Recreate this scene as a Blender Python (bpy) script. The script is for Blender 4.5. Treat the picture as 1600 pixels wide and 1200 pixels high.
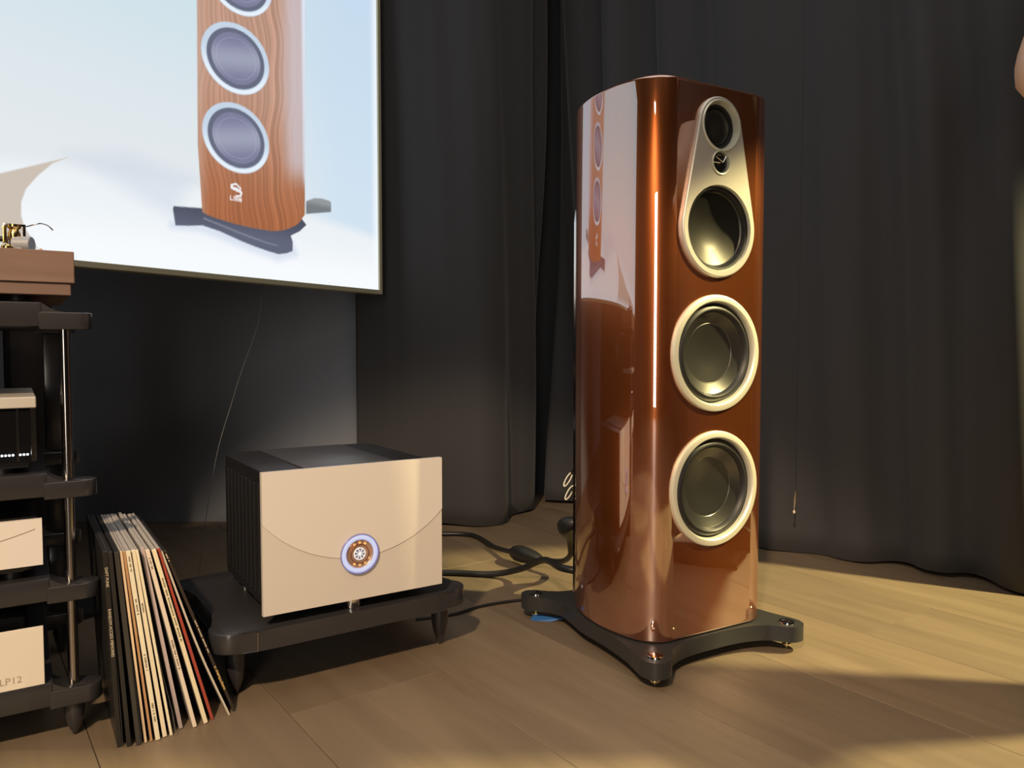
import bpy, bmesh, math, random
import numpy as np
from mathutils import Vector, Matrix

# ------------------------------------------------------------------ clear
for o in list(bpy.data.objects):
    bpy.data.objects.remove(o, do_unlink=True)
SC = bpy.context.scene
COL = SC.collection
PI = math.pi
R = math.radians

# ------------------------------------------------------------------ camera
cam = bpy.data.cameras.new('camera')
cam.sensor_fit = 'HORIZONTAL'
cam.sensor_width = 36.0
cam.lens = 36.0 * 1200 / 1600
cam.clip_start = 0.02
cam_o = bpy.data.objects.new('camera', cam)
COL.objects.link(cam_o)
cam_o.location = (0, 0, 0.625)
cam_o.rotation_euler = (PI / 2 - math.atan(57 / 1200), 0, 0)
SC.camera = cam_o

# ------------------------------------------------------------------ world, lights, exposure
w = bpy.data.worlds.new('room_air')
SC.world = w
w.use_nodes = True
w.node_tree.nodes['Background'].inputs[0].default_value = (0.9, 0.95, 1.0, 1)
w.node_tree.nodes['Background'].inputs[1].default_value = 0.02


def spot(name, loc, target, watts, colour, size_deg, blend, radius):
    l = bpy.data.lights.new(name, 'SPOT')
    l.energy = watts
    l.color = colour
    l.spot_size = R(size_deg)
    l.spot_blend = blend
    l.shadow_soft_size = radius
    o = bpy.data.objects.new(name, l)
    COL.objects.link(o)
    o.location = loc
    o.rotation_euler = (Vector(target) - Vector(loc)).to_track_quat('-Z', 'Y').to_euler()
    return o


def area(name, loc, target, watts, colour, sx, sy):
    l = bpy.data.lights.new(name, 'AREA')
    l.energy = watts
    l.color = colour
    l.shape = 'RECTANGLE'
    l.size = sx
    l.size_y = sy
    o = bpy.data.objects.new(name, l)
    COL.objects.link(o)
    o.location = loc
    o.rotation_euler = (Vector(target) - Vector(loc)).to_track_quat('-Z', 'Y').to_euler()
    return o


spot('ceiling_spot_yellow', (2.55, 1.30, 2.45), (0.66, 1.42, 0.10), 930, (1.0, 0.83, 0.38), 33, 0.12, 0.05)
spot('ceiling_spot_peach', (-0.60, -1.40, 2.55), (-0.22, 1.15, 0.1), 500, (1.0, 0.72, 0.46), 37, 0.35, 0.07)
area('added_overhead_fill', (0.3, 0.6, 2.9), (0.3, 0.6, 0.0), 26, (1.0, 0.92, 0.84), 2.6, 2.6)  # added soft overhead fill for the ambient level, no real fixture
area('added_rear_fill', (-0.30, -2.25, 1.10), (0.0, 2.6, 0.7), 26, (1.0, 0.90, 0.78), 0.6, 2.0)  # added fill behind the camera, also gives the cabinet its upright streak

SC.view_settings.view_transform = 'Standard'
SC.view_settings.look = 'None'
SC.view_settings.exposure = 0.0
SC.view_settings.gamma = 1.0
SC.view_settings.use_curve_mapping = False


# ------------------------------------------------------------------ helpers
def lin(r, g, b):
    def f(c):
        c /= 255.0
        return c / 12.92 if c <= 0.04045 else ((c + 0.055) / 1.055) ** 2.4
    return (f(r), f(g), f(b))


MATS = {}


def mat(name, colour, rough=0.5, metal=0.0, coat=0.0, coat_rough=0.03, spec=0.5, emit=None, strength=1.0,
        sheen=0.0, aniso=0.0, noise=None, alpha=1.0, trans=0.0, bump=None):
    """noise = (scale xyz, colour2, contrast) ; bump = (scale, strength)"""
    m = bpy.data.materials.new(name)
    m.use_nodes = True
    nt = m.node_tree
    p = nt.nodes['Principled BSDF']
    p.inputs['Base Color'].default_value = (*colour, 1)
    p.inputs['Roughness'].default_value = rough
    p.inputs['Metallic'].default_value = metal
    p.inputs['Coat Weight'].default_value = coat
    p.inputs['Coat Roughness'].default_value = coat_rough
    p.inputs['Specular IOR Level'].default_value = spec
    p.inputs['Sheen Weight'].default_value = sheen
    p.inputs['Anisotropic'].default_value = aniso
    p.inputs['Alpha'].default_value = alpha
    p.inputs['Transmission Weight'].default_value = trans
    if emit:
        p.inputs['Emission Color'].default_value = (*emit, 1)
        p.inputs['Emission Strength'].default_value = strength
    if noise or bump:
        tc = nt.nodes.new('ShaderNodeTexCoord')
    if noise:
        mp = nt.nodes.new('ShaderNodeMapping')
        mp.inputs['Scale'].default_value = noise[0]
        nz = nt.nodes.new('ShaderNodeTexNoise')
        nz.inputs['Scale'].default_value = 1.0
        nz.inputs['Detail'].default_value = 6
        cr = nt.nodes.new('ShaderNodeValToRGB')
        cr.color_ramp.elements[0].position = 0.5 - noise[2]
        cr.color_ramp.elements[1].position = 0.5 + noise[2]
        cr.color_ramp.elements[0].color = (*colour, 1)
        cr.color_ramp.elements[1].color = (*noise[1], 1)
        nt.links.new(tc.outputs['Object'], mp.inputs['Vector'])
        nt.links.new(mp.outputs[0], nz.inputs['Vector'])
        nt.links.new(nz.outputs[0], cr.inputs[0])
        nt.links.new(cr.outputs[0], p.inputs['Base Color'])
    if bump:
        nb = nt.nodes.new('ShaderNodeTexNoise')
        nb.inputs['Scale'].default_value = bump[0]
        nb.inputs['Detail'].default_value = 4
        bp = nt.nodes.new('ShaderNodeBump')
        bp.inputs['Strength'].default_value = bump[1]
        bp.inputs['Distance'].default_value = 0.002
        nt.links.new(tc.outputs['Object'], nb.inputs['Vector'])
        nt.links.new(nb.outputs[0], bp.inputs['Height'])
        nt.links.new(bp.outputs[0], p.inputs['Normal'])
    MATS[name] = m
    return m


def thing(name, label, cat, loc=(0, 0, 0), rz=0.0, group=None):
    o = bpy.data.objects.new(name, None)
    o.empty_display_size = 0.05
    COL.objects.link(o)
    o.location = loc
    o.rotation_euler = (0, 0, rz)
    tag(o, label, cat, group)
    return o


def tag(o, label=None, cat=None, group=None, kind=None):
    if label:
        o['label'] = label
    if cat:
        o['category'] = cat
    if group:
        o['group'] = group
    if kind:
        o['kind'] = kind
    return o


def link(name, me, m, parent=None, smooth=None):
    o = bpy.data.objects.new(name, me)
    COL.objects.link(o)
    if m is not None and not me.materials:
        me.materials.append(m)
    if parent is not None:
        o.parent = parent
    if smooth is not None:
        if smooth >= 180:
            me.shade_smooth()
        else:
            smooth_angle(me, R(smooth))
    return o


def smooth_angle(me, ang):
    """smooth shading with edges sharper than ang kept sharp"""
    bm = bmesh.new()
    bm.from_mesh(me)
    for f in bm.faces:
        f.smooth = True
    for e in bm.edges:
        if len(e.link_faces) == 2:
            e.smooth = e.calc_face_angle(0) < ang
    bm.to_mesh(me)
    bm.free()


def bm_obj(name, bm, m, parent=None, smooth=None):
    bmesh.ops.recalc_face_normals(bm, faces=bm.faces)
    me = bpy.data.meshes.new(name)
    bm.to_mesh(me)
    bm.free()
    return link(name, me, m, parent, smooth)


def add_box(bm, x0, x1, y0, y1, z0, z1, bev=0.0, seg=2):
    r = bmesh.ops.create_cube(bm, size=1.0)
    vs = r['verts']
    for v in vs:
        v.co = Vector(((x0 + x1) / 2 + v.co.x * (x1 - x0), (y0 + y1) / 2 + v.co.y * (y1 - y0),
                       (z0 + z1) / 2 + v.co.z * (z1 - z0)))
    if bev > 0:
        es = set()
        for v in vs:
            es.update(v.link_edges)
        bmesh.ops.bevel(bm, geom=list(es), offset=bev, segments=seg, profile=0.5, affect='EDGES')


def box(name, dims, m, parent=None, bev=0.0, seg=2):
    bm = bmesh.new()
    add_box(bm, *dims, bev, seg)
    return bm_obj(name, bm, m, parent, 35 if bev > 0 else None)


def add_lathe(bm, profile, n=48, M=None, close=False):
    """profile: list of (r, h); axis = local z; M places it"""
    M = M or Matrix.Identity(4)
    rings = []
    for r, h in profile:
        if r < 1e-6:
            rings.append([bm.verts.new(M @ Vector((0, 0, h)))])
        else:
            rings.append([bm.verts.new(M @ Vector((r * math.cos(2 * PI * k / n), r * math.sin(2 * PI * k / n), h)))
                          for k in range(n)])
    pairs = list(zip(rings, rings[1:]))
    if close:
        pairs.append((rings[-1], rings[0]))
    for a, b in pairs:
        for k in range(n):
            j = (k + 1) % n
            if len(a) == 1 and len(b) == 1:
                continue
            if len(a) == 1:
                bm.faces.new((a[0], b[j], b[k]))
            elif len(b) == 1:
                bm.faces.new((a[k], a[j], b[0]))
            else:
                bm.faces.new((a[k], a[j], b[j], b[k]))


def lathe(name, profile, m, parent=None, n=48, M=None, smooth=35, close=False):
    bm = bmesh.new()
    add_lathe(bm, profile, n, M, close)
    return bm_obj(name, bm, m, parent, smooth)


def add_prism(bm, pts, z0, z1, bev=0.0, seg=2):
    lo = [bm.verts.new((x, y, z0)) for x, y in pts]
    hi = [bm.verts.new((x, y, z1)) for x, y in pts]
    n = len(pts)
    fb = bm.faces.new(lo[::-1])
    ft = bm.faces.new(hi)
    for k in range(n):
        bm.faces.new((lo[k], lo[(k + 1) % n], hi[(k + 1) % n], hi[k]))
    if bev > 0:
        es = list(fb.edges) + list(ft.edges)
        bmesh.ops.bevel(bm, geom=es, offset=bev, segments=seg, profile=0.5, affect='EDGES')


def prism(name, pts, z0, z1, m, parent=None, bev=0.0, smooth=35):
    bm = bmesh.new()
    add_prism(bm, pts, z0, z1, bev)
    return bm_obj(name, bm, m, parent, smooth)


def catmull(pts, closed=False, n=8):
    P = [Vector(p) for p in pts]
    out = []
    N = len(P)
    for i in range(N if closed else N - 1):
        if closed:
            a, b, c, d = P[(i - 1) % N], P[i], P[(i + 1) % N], P[(i + 2) % N]
        else:
            a, b, c, d = P[max(i - 1, 0)], P[i], P[i + 1], P[min(i + 2, N - 1)]
        for k in range(n):
            t = k / n
            out.append(0.5 * ((2 * b) + (c - a) * t + (2 * a - 5 * b + 4 * c - d) * t * t + (3 * b - a - 3 * c + d) * t ** 3))
    if not closed:
        out.append(P[-1])
    return out


def add_tube(bm, pts, rad, n=8, cap=True):
    P = [Vector(p) for p in pts]
    rads = rad if isinstance(rad, (list, tuple)) else [rad] * len(P)
    rings = []
    up = Vector((0, 0, 1))
    prev = None
    for i, p in enumerate(P):
        t = (P[min(i + 1, len(P) - 1)] - P[max(i - 1, 0)]).normalized()
        if prev is None:
            x = t.cross(up)
            if x.length < 1e-3:
                x = t.cross(Vector((1, 0, 0)))
            x.normalize()
        else:
            x = (prev - t * prev.dot(t)).normalized()
        prev = x
        y = t.cross(x)
        rings.append([bm.verts.new(p + (x * math.cos(2 * PI * k / n) + y * math.sin(2 * PI * k / n)) * rads[i])
                      for k in range(n)])
    for a, b in zip(rings, rings[1:]):
        for k in range(n):
            j = (k + 1) % n
            bm.faces.new((a[k], a[j], b[j], b[k]))
    if cap:
        bm.faces.new(rings[0][::-1])
        bm.faces.new(rings[-1])


def tube(name, pts, rad, m, parent=None, n=8):
    bm = bmesh.new()
    add_tube(bm, pts, rad, n)
    return bm_obj(name, bm, m, parent, 60)


def bez(p0, p1, p2, p3, n):
    out = []
    for k in range(n + 1):
        t = k / n
        s = 1 - t
        out.append((s ** 3 * p0[0] + 3 * s * s * t * p1[0] + 3 * s * t * t * p2[0] + t ** 3 * p3[0],
                    s ** 3 * p0[1] + 3 * s * s * t * p1[1] + 3 * s * t * t * p2[1] + t ** 3 * p3[1]))
    return out


def flat_fill(loops):
    """2D outline with holes -> flat filled mesh (through a 2D curve)"""
    cu = bpy.data.curves.new('tmp', 'CURVE')
    cu.dimensions = '2D'
    cu.fill_mode = 'BOTH'
    for lp in loops:
        s = cu.splines.new('POLY')
        s.points.add(len(lp) - 1)
        for i, (x, y) in enumerate(lp):
            s.points[i].co = (x, y, 0, 1)
        s.use_cyclic_u = True
    o = bpy.data.objects.new('tmp', cu)
    me = bpy.data.meshes.new_from_object(o)
    bpy.data.objects.remove(o)
    bpy.data.curves.remove(cu)
    return me


def circle(cx, cy, r, n=64):
    return [(cx + r * math.cos(2 * PI * k / n), cy + r * math.sin(2 * PI * k / n)) for k in range(n)]


def text_mesh(s, size, align='LEFT', extrude=0.0, space=1.0):
    cu = bpy.data.curves.new('tmp', 'FONT')
    cu.body = s
    cu.size = size
    cu.align_x = align
    cu.align_y = 'CENTER'
    cu.extrude = extrude
    cu.space_character = space
    cu.resolution_u = 2
    o = bpy.data.objects.new('tmp', cu)
    me = bpy.data.meshes.new_from_object(o)
    bpy.data.objects.remove(o)
    bpy.data.curves.remove(cu)
    return me


def rounded(x0, x1, y0, y1, r, n=6):
    pts = []
    for cx, cy, a0 in ((x1 - r, y1 - r, 0), (x0 + r, y1 - r, 90), (x0 + r, y0 + r, 180), (x1 - r, y0 + r, 270)):
        for k in range(n + 1):
            a = R(a0 + 90 * k / n)
            pts.append((cx + r * math.cos(a), cy + r * math.sin(a)))
    return pts


# ------------------------------------------------------------------ materials
M_curtain = mat('black_curtain_cloth', (0.054, 0.0545, 0.060), rough=0.85, spec=0.2, sheen=0.15)
M_wall = mat('dark_wall_paint', (0.020, 0.022, 0.027), rough=0.8)
M_ceiling = mat('dark_ceiling_paint', (0.05, 0.05, 0.05), rough=0.9)
M_black_satin = mat('black_satin_metal', (0.016, 0.016, 0.018), rough=0.34)
M_black_gloss = mat('black_gloss', (0.010, 0.010, 0.011), rough=0.12)
M_black_rubber = mat('black_rubber', (0.012, 0.012, 0.013), rough=0.45)
M_black_glass = mat('black_glass', (0.006, 0.006, 0.007), rough=0.05)
M_stand = mat('charcoal_lacquer', (0.030, 0.029, 0.032), rough=0.30, coat=0.4, coat_rough=0.1)
M_base = mat('speaker_base_charcoal', (0.042, 0.044, 0.046), rough=0.32, metal=0.3)
M_chrome = mat('polished_steel', (0.75, 0.73, 0.70), rough=0.12, metal=1.0)
M_darkchrome = mat('dark_chrome', (0.42, 0.39, 0.37), rough=0.16, metal=1.0)
M_brass = mat('brass', (0.80, 0.58, 0.22), rough=0.2, metal=1.0)
M_silver = mat('bead_blasted_aluminium', (0.72, 0.68, 0.60), rough=0.42, metal=0.55)
M_ring = mat('satin_aluminium_ring', (0.82, 0.81, 0.66), rough=0.40, metal=0.45)
M_plate = mat('pale_anodised_plate', (0.80, 0.755, 0.70), rough=0.36, metal=0.1)
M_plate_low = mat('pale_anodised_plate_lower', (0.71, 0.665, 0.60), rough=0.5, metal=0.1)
M_cone = mat('anodised_dark_cone', (0.15, 0.15, 0.14), rough=0.30, metal=0.9)
M_cone_dark = mat('matte_dark_cone', (0.06, 0.058, 0.052), rough=0.36, metal=0.8)
M_blue_tape = mat('blue_tape', (0.03, 0.14, 0.42), rough=0.6)
M_dot = mat('gold_mark', (0.9, 0.65, 0.3), rough=0.3, metal=1.0)


def make_lacquer():
    m = bpy.data.materials.new('copper_candy_lacquer')
    m.use_nodes = True
    nt = m.node_tree
    p = nt.nodes['Principled BSDF']
    p.inputs['Base Color'].default_value = (0.44, 0.125, 0.024, 1)
    p.inputs['Metallic'].default_value = 0.82
    p.inputs['Roughness'].default_value = 0.29
    p.inputs['Coat Weight'].default_value = 1.0
    p.inputs['Coat Roughness'].default_value = 0.015
    p.inputs['Coat IOR'].default_value = 3.8
    tc = nt.nodes.new('ShaderNodeTexCoord')
    nz = nt.nodes.new('ShaderNodeTexNoise')
    nz.inputs['Scale'].default_value = 1400
    mx = nt.nodes.new('ShaderNodeMixRGB')
    mx.inputs[1].default_value = (0.34, 0.085, 0.02, 1)
    mx.inputs[2].default_value = (0.50, 0.145, 0.036, 1)
    nt.links.new(tc.outputs['Object'], nz.inputs['Vector'])
    nt.links.new(nz.outputs[0], mx.inputs[0])
    nt.links.new(mx.outputs[0], p.inputs['Base Color'])
    return m


M_lacquer = make_lacquer()


def make_floor_mat(name, c1, c2):
    m = bpy.data.materials.new(name)
    m.use_nodes = True
    nt = m.node_tree
    p = nt.nodes['Principled BSDF']
    tc = nt.nodes.new('ShaderNodeTexCoord')
    mp = nt.nodes.new('ShaderNodeMapping')
    mp.inputs['Scale'].default_value = (1.6, 14, 8)
    nz = nt.nodes.new('ShaderNodeTexNoise')
    nz.inputs['Scale'].default_value = 1.0
    nz.inputs['Detail'].default_value = 8
    nz.inputs['Distortion'].default_value = 0.8
    cr = nt.nodes.new('ShaderNodeValToRGB')
    cr.color_ramp.elements[0].position = 0.32
    cr.color_ramp.elements[1].position = 0.72
    cr.color_ramp.elements[0].color = (*c1, 1)
    cr.color_ramp.elements[1].color = (*c2, 1)
    bp = nt.nodes.new('ShaderNodeBump')
    bp.inputs['Strength'].default_value = 0.25
    bp.inputs['Distance'].default_value = 0.003
    mp2 = nt.nodes.new('ShaderNodeMapping')
    mp2.inputs['Scale'].default_value = (5, 40, 8)
    n2 = nt.nodes.new('ShaderNodeTexNoise')
    n2.inputs['Detail'].default_value = 3
    n2.inputs['Scale'].default_value = 1.0
    nt.links.new(tc.outputs['Object'], mp.inputs[0])
    nt.links.new(tc.outputs['Object'], mp2.inputs[0])
    nt.links.new(mp.outputs[0], nz.inputs['Vector'])
    nt.links.new(mp2.outputs[0], n2.inputs['Vector'])
    nt.links.new(nz.outputs[0], cr.inputs[0])
    nt.links.new(cr.outputs[0], p.inputs['Base Color'])
    nt.links.new(n2.outputs[0], bp.inputs['Height'])
    nt.links.new(bp.outputs[0], p.inputs['Normal'])
    p.inputs['Roughness'].default_value = 0.48
    p.inputs['Specular IOR Level'].default_value = 0.35
    return m


M_floor = [make_floor_mat('oak_plank_a', (0.155, 0.117, 0.078), (0.215, 0.165, 0.113)),
           make_floor_mat('oak_plank_b', (0.170, 0.130, 0.088), (0.230, 0.180, 0.124)),
           make_floor_mat('oak_plank_c', (0.142, 0.108, 0.074), (0.200, 0.154, 0.106))]
M_joint = mat('floor_joint', (0.10, 0.078, 0.055), rough=0.8)

# ------------------------------------------------------------------ room shell
WL = Vector((0.505, 0.863, 0)).normalized()      # along the television, away from the camera
X0, X1, Y0, Y1, ROOM_H = -2.5, 3.3, -2.7, 3.25, 2.95
Z = Vector((0, 0, 1))
t = 0.1


def shell(name, dims, m):
    return tag(box(name, dims, m), kind='structure')


floor = shell('floor', (X0 - t, X1 + t, Y0 - t, Y1 + t, -0.104, -0.004), M_joint)
shell('ceiling', (X0 - t, X1 + t, Y0 - t, Y1 + t, ROOM_H, ROOM_H + t), M_ceiling)
shell('wall_left', (X0 - t, X0, Y0, Y1, -0.004, ROOM_H), M_wall)
shell('wall_right', (X1, X1 + t, Y0, Y1, -0.004, ROOM_H), M_wall)
shell('wall_back', (X0 - t, X1 + t, Y1, Y1 + t, -0.004, ROOM_H), M_wall)
shell('added_glare_wall', (X0, -0.50, 2.735, 2.80, -0.004, ROOM_H), mat('glare_tinted_wall', (0.24, 0.27, 0.33), rough=0.8))  # added panel, its paler blue imitates screen glare below the television
shell('wall_front', (X0 - t, X1 + t, Y0 - t, Y0, -0.004, ROOM_H), M_wall)

# floor planks: rows run along PD, row pitch 0.287
PD = Vector((0.59, -0.81, 0)).normalized()
PN = Vector((-PD.y, PD.x, 0))
PW, PLEN = 0.287, 1.45
rng = random.Random(4)
plank_mesh = []
for k in range(3):
    bm = bmesh.new()
    add_box(bm, -PLEN / 2 + 0.0006, PLEN / 2 - 0.0006, -PW / 2 + 0.0006, PW / 2 - 0.0006, -0.0035, 0.0, 0.0007, 1)
    me = bpy.data.meshes.new('plank')
    bm.to_mesh(me)
    bm.free()
    me.materials.append(M_floor[k])
    plank_mesh.append(me)
n0 = 1.022                                       # a joint runs through this offset
ang = math.atan2(PD.y, PD.x)
for row in range(-18, 16):
    off = n0 + PW * (row + 0.5)
    shift = rng.random() * PLEN
    for q in range(-5, 6):
        c = PN * off + PD * (q * PLEN + shift)
        cs = [c + PD * (sx * PLEN / 2) + PN * (sy * PW / 2) for sx in (-1, 1) for sy in (-1, 1)]
        if max(p.x for p in cs) < X0 or min(p.x for p in cs) > X1 or max(p.y for p in cs) < Y0 or min(p.y for p in cs) > Y1:
            continue
        me = plank_mesh[rng.randrange(3)]
        if not all(X0 <= p.x <= X1 and Y0 <= p.y <= Y1 for p in cs):      # trimmed plank at a wall
            bm = bmesh.new()
            bm.from_mesh(me)
            Mx = Matrix.Translation(c) @ Matrix.Rotation(ang, 4, 'Z')
            bm.transform(Mx)
            for co, no in (((X0, 0, 0), (-1, 0, 0)), ((X1, 0, 0), (1, 0, 0)), ((0, Y0, 0), (0, -1, 0)), ((0, Y1, 0), (0, 1, 0))):
                bmesh.ops.bisect_plane(bm, geom=bm.verts[:] + bm.edges[:] + bm.faces[:], plane_co=co, plane_no=no, clear_outer=True)
            if len(bm.faces) == 0:
                bm.free()
                continue
            bm.transform(Mx.inverted())
            m_ = me.materials[0]
            me = bpy.data.meshes.new('plank')
            bm.to_mesh(me)
            bm.free()
            me.materials.append(m_)
        o = bpy.data.objects.new('plank', me)
        COL.objects.link(o)
        o.parent = floor
        o.location = c
        o.rotation_euler = (0, 0, ang)


# ------------------------------------------------------------------ curtains
def curtain(name, label, path, z0, z1, amp, seed, flat=None, lean=0.0, step=0.011, nz=46, group=None, pitch=0.2, smoothk=3):
    pts = [Vector((x, y, 0)) for x, y in path]
    fine = catmull(pts, False, 40)
    S = [0.0]
    for a, b in zip(fine, fine[1:]):
        S.append(S[-1] + (b - a).length)
    total = S[-1]
    n = int(total / step)
    rg = random.Random(seed)
    ph = [rg.random() * 6.28 for _ in range(10)]
    base, nor = [], []
    j = 0
    for i in range(n + 1):
        s = total * i / n
        while j < len(S) - 2 and S[j + 1] < s:
            j += 1
        f = (s - S[j]) / max(1e-9, S[j + 1] - S[j])
        base.append(fine[j].lerp(fine[j + 1], f))
        tg = (fine[j + 1] - fine[j]).normalized()
        nor.append(Vector((tg.y, -tg.x, 0)))
    verts = []
    for k in range(nz + 1):
        h = k / nz
        z = z0 + (z1 - z0) * h
        for i in range(n + 1):
            s = total * i / n
            am = amp * (flat(s / total) if flat else 1.0)
            ss = s + lean * (z - 1.0) + 0.020 * math.sin(2.1 * z + ph[8] + 3 * s)
            w1 = 2 * PI * ss / pitch + 0.9 * math.sin(2 * PI * ss / (pitch * 3.7) + ph[0])
            d = math.sin(w1 + ph[1])
            d = math.copysign(abs(d) ** 0.8, d) * (0.65 + 0.35 * math.sin(s * 5.3 + ph[2]))
            d += 0.55 * math.sin(2 * PI * ss / (pitch * 2.3) + ph[3] + 0.8 * z)
            d += 0.09 * math.sin(2 * PI * ss / (pitch * 0.43) + ph[4]) * (0.4 + 0.6 * h)
            d += 0.35 * (1 - h) * math.sin(2 * PI * ss / (pitch * 1.4) + ph[5] + 2.2 * z)
            p = base[i] + nor[i] * (am * d)
            verts.append((p.x, p.y, z + (0.006 * math.sin(s * 9 + ph[6]) if k == 0 else 0)))
    faces = []
    m = n + 1
    for k in range(nz):
        for i in range(n):
            a = k * m + i
            faces.append((a, a + 1, a + m + 1, a + m))
    me = bpy.data.meshes.new(name)
    me.from_pydata(verts, [], faces)
    me.materials.append(M_curtain)
    me.shade_smooth()
    o = link(name, me, None)
    sol = o.modifiers.new('cloth_thickness', 'SOLIDIFY')
    sol.thickness = 0.003
    sol.offset = 0
    tag(o, label, 'curtain', group)
    return o


def sstep(a, b, x):
    x = min(1, max(0, (x - a) / (b - a)))
    return x * x * (3 - 2 * x)


curtain('curtain', 'black curtain hanging between the television and the room corner',
        [(-0.55, 2.695), (-0.42, 2.685), (-0.25, 2.665), (-0.07, 2.69), (0.04, 2.82), (0.10, 3.02)], 0.008, 2.9, 0.030, 3,
        flat=lambda f: 0.35 + 0.65 * sstep(0.0, 0.25, f), lean=0.02, pitch=0.26)
curtain('curtain', 'black curtain hanging in folds behind the copper loudspeaker on the right',
        [(0.17, 3.10), (0.40, 2.80), (0.757, 2.42), (1.06, 2.17), (1.35, 1.95), (1.75, 1.80), (2.25, 1.72), (2.8, 1.66), (3.2, 1.6)], 0.008, 2.9, 0.040, 11,
        lean=0.075, pitch=0.24)
curtain('curtain', 'black curtain hanging behind the viewer', [(3.1, -2.5), (2.0, -2.5), (1.0, -2.5), (0.0, -2.5), (-1.0, -2.5), (-2.3, -2.5)], 0.008, 2.9, 0.04, 23,
        pitch=0.25, step=0.02, nz=20)

# ------------------------------------------------------------------ television
TVW, TVH = 1.90, 1.09
TV0 = Vector((-0.4373, 2.599, 0.8035))               # lower right outer corner of the front face
tv = thing('television', 'large flat television showing a wooden loudspeaker on a pale background', 'television', (TV0.x, TV0.y, TV0.z), math.atan2(WL.y, WL.x))
tv.scale = (1.13, 1.13, 1.13)
# local: +x along the wall away from camera (picture right), -y out into the room
BZ = 0.0125
M_bezel = mat('brushed_gold_bezel', (0.52, 0.50, 0.36), rough=0.45, metal=0.3)
box('bezel_bar', (-BZ, 0, -0.002, 0.03, 0, TVH), M_bezel, tv, 0.001, 1)
box('bezel_bar', (-TVW, -TVW + BZ, -0.002, 0.03, 0, TVH), M_bezel, tv, 0.001, 1)
box('bezel_bar', (-TVW + BZ, -BZ, -0.002, 0.03, 0, BZ), M_bezel, tv, 0.001, 1)
box('bezel_bar', (-TVW + BZ, -BZ, -0.002, 0.03, TVH - BZ, TVH), M_bezel, tv, 0.001, 1)
box('back_housing', (-TVW + 0.02, -0.02, 0.012, 0.045, 0.02, TVH - 0.02), M_black_satin, tv, 0.004, 1)

box('stand_column', (-1.02, -0.94, 0.046, 0.075, -0.70, 0.62), M_black_satin, tv, 0.004)
box('stand_base', (-1.20, -0.76, 0.03, 0.25, -0.7108, -0.698), M_black_satin, tv, 0.004)


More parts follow.
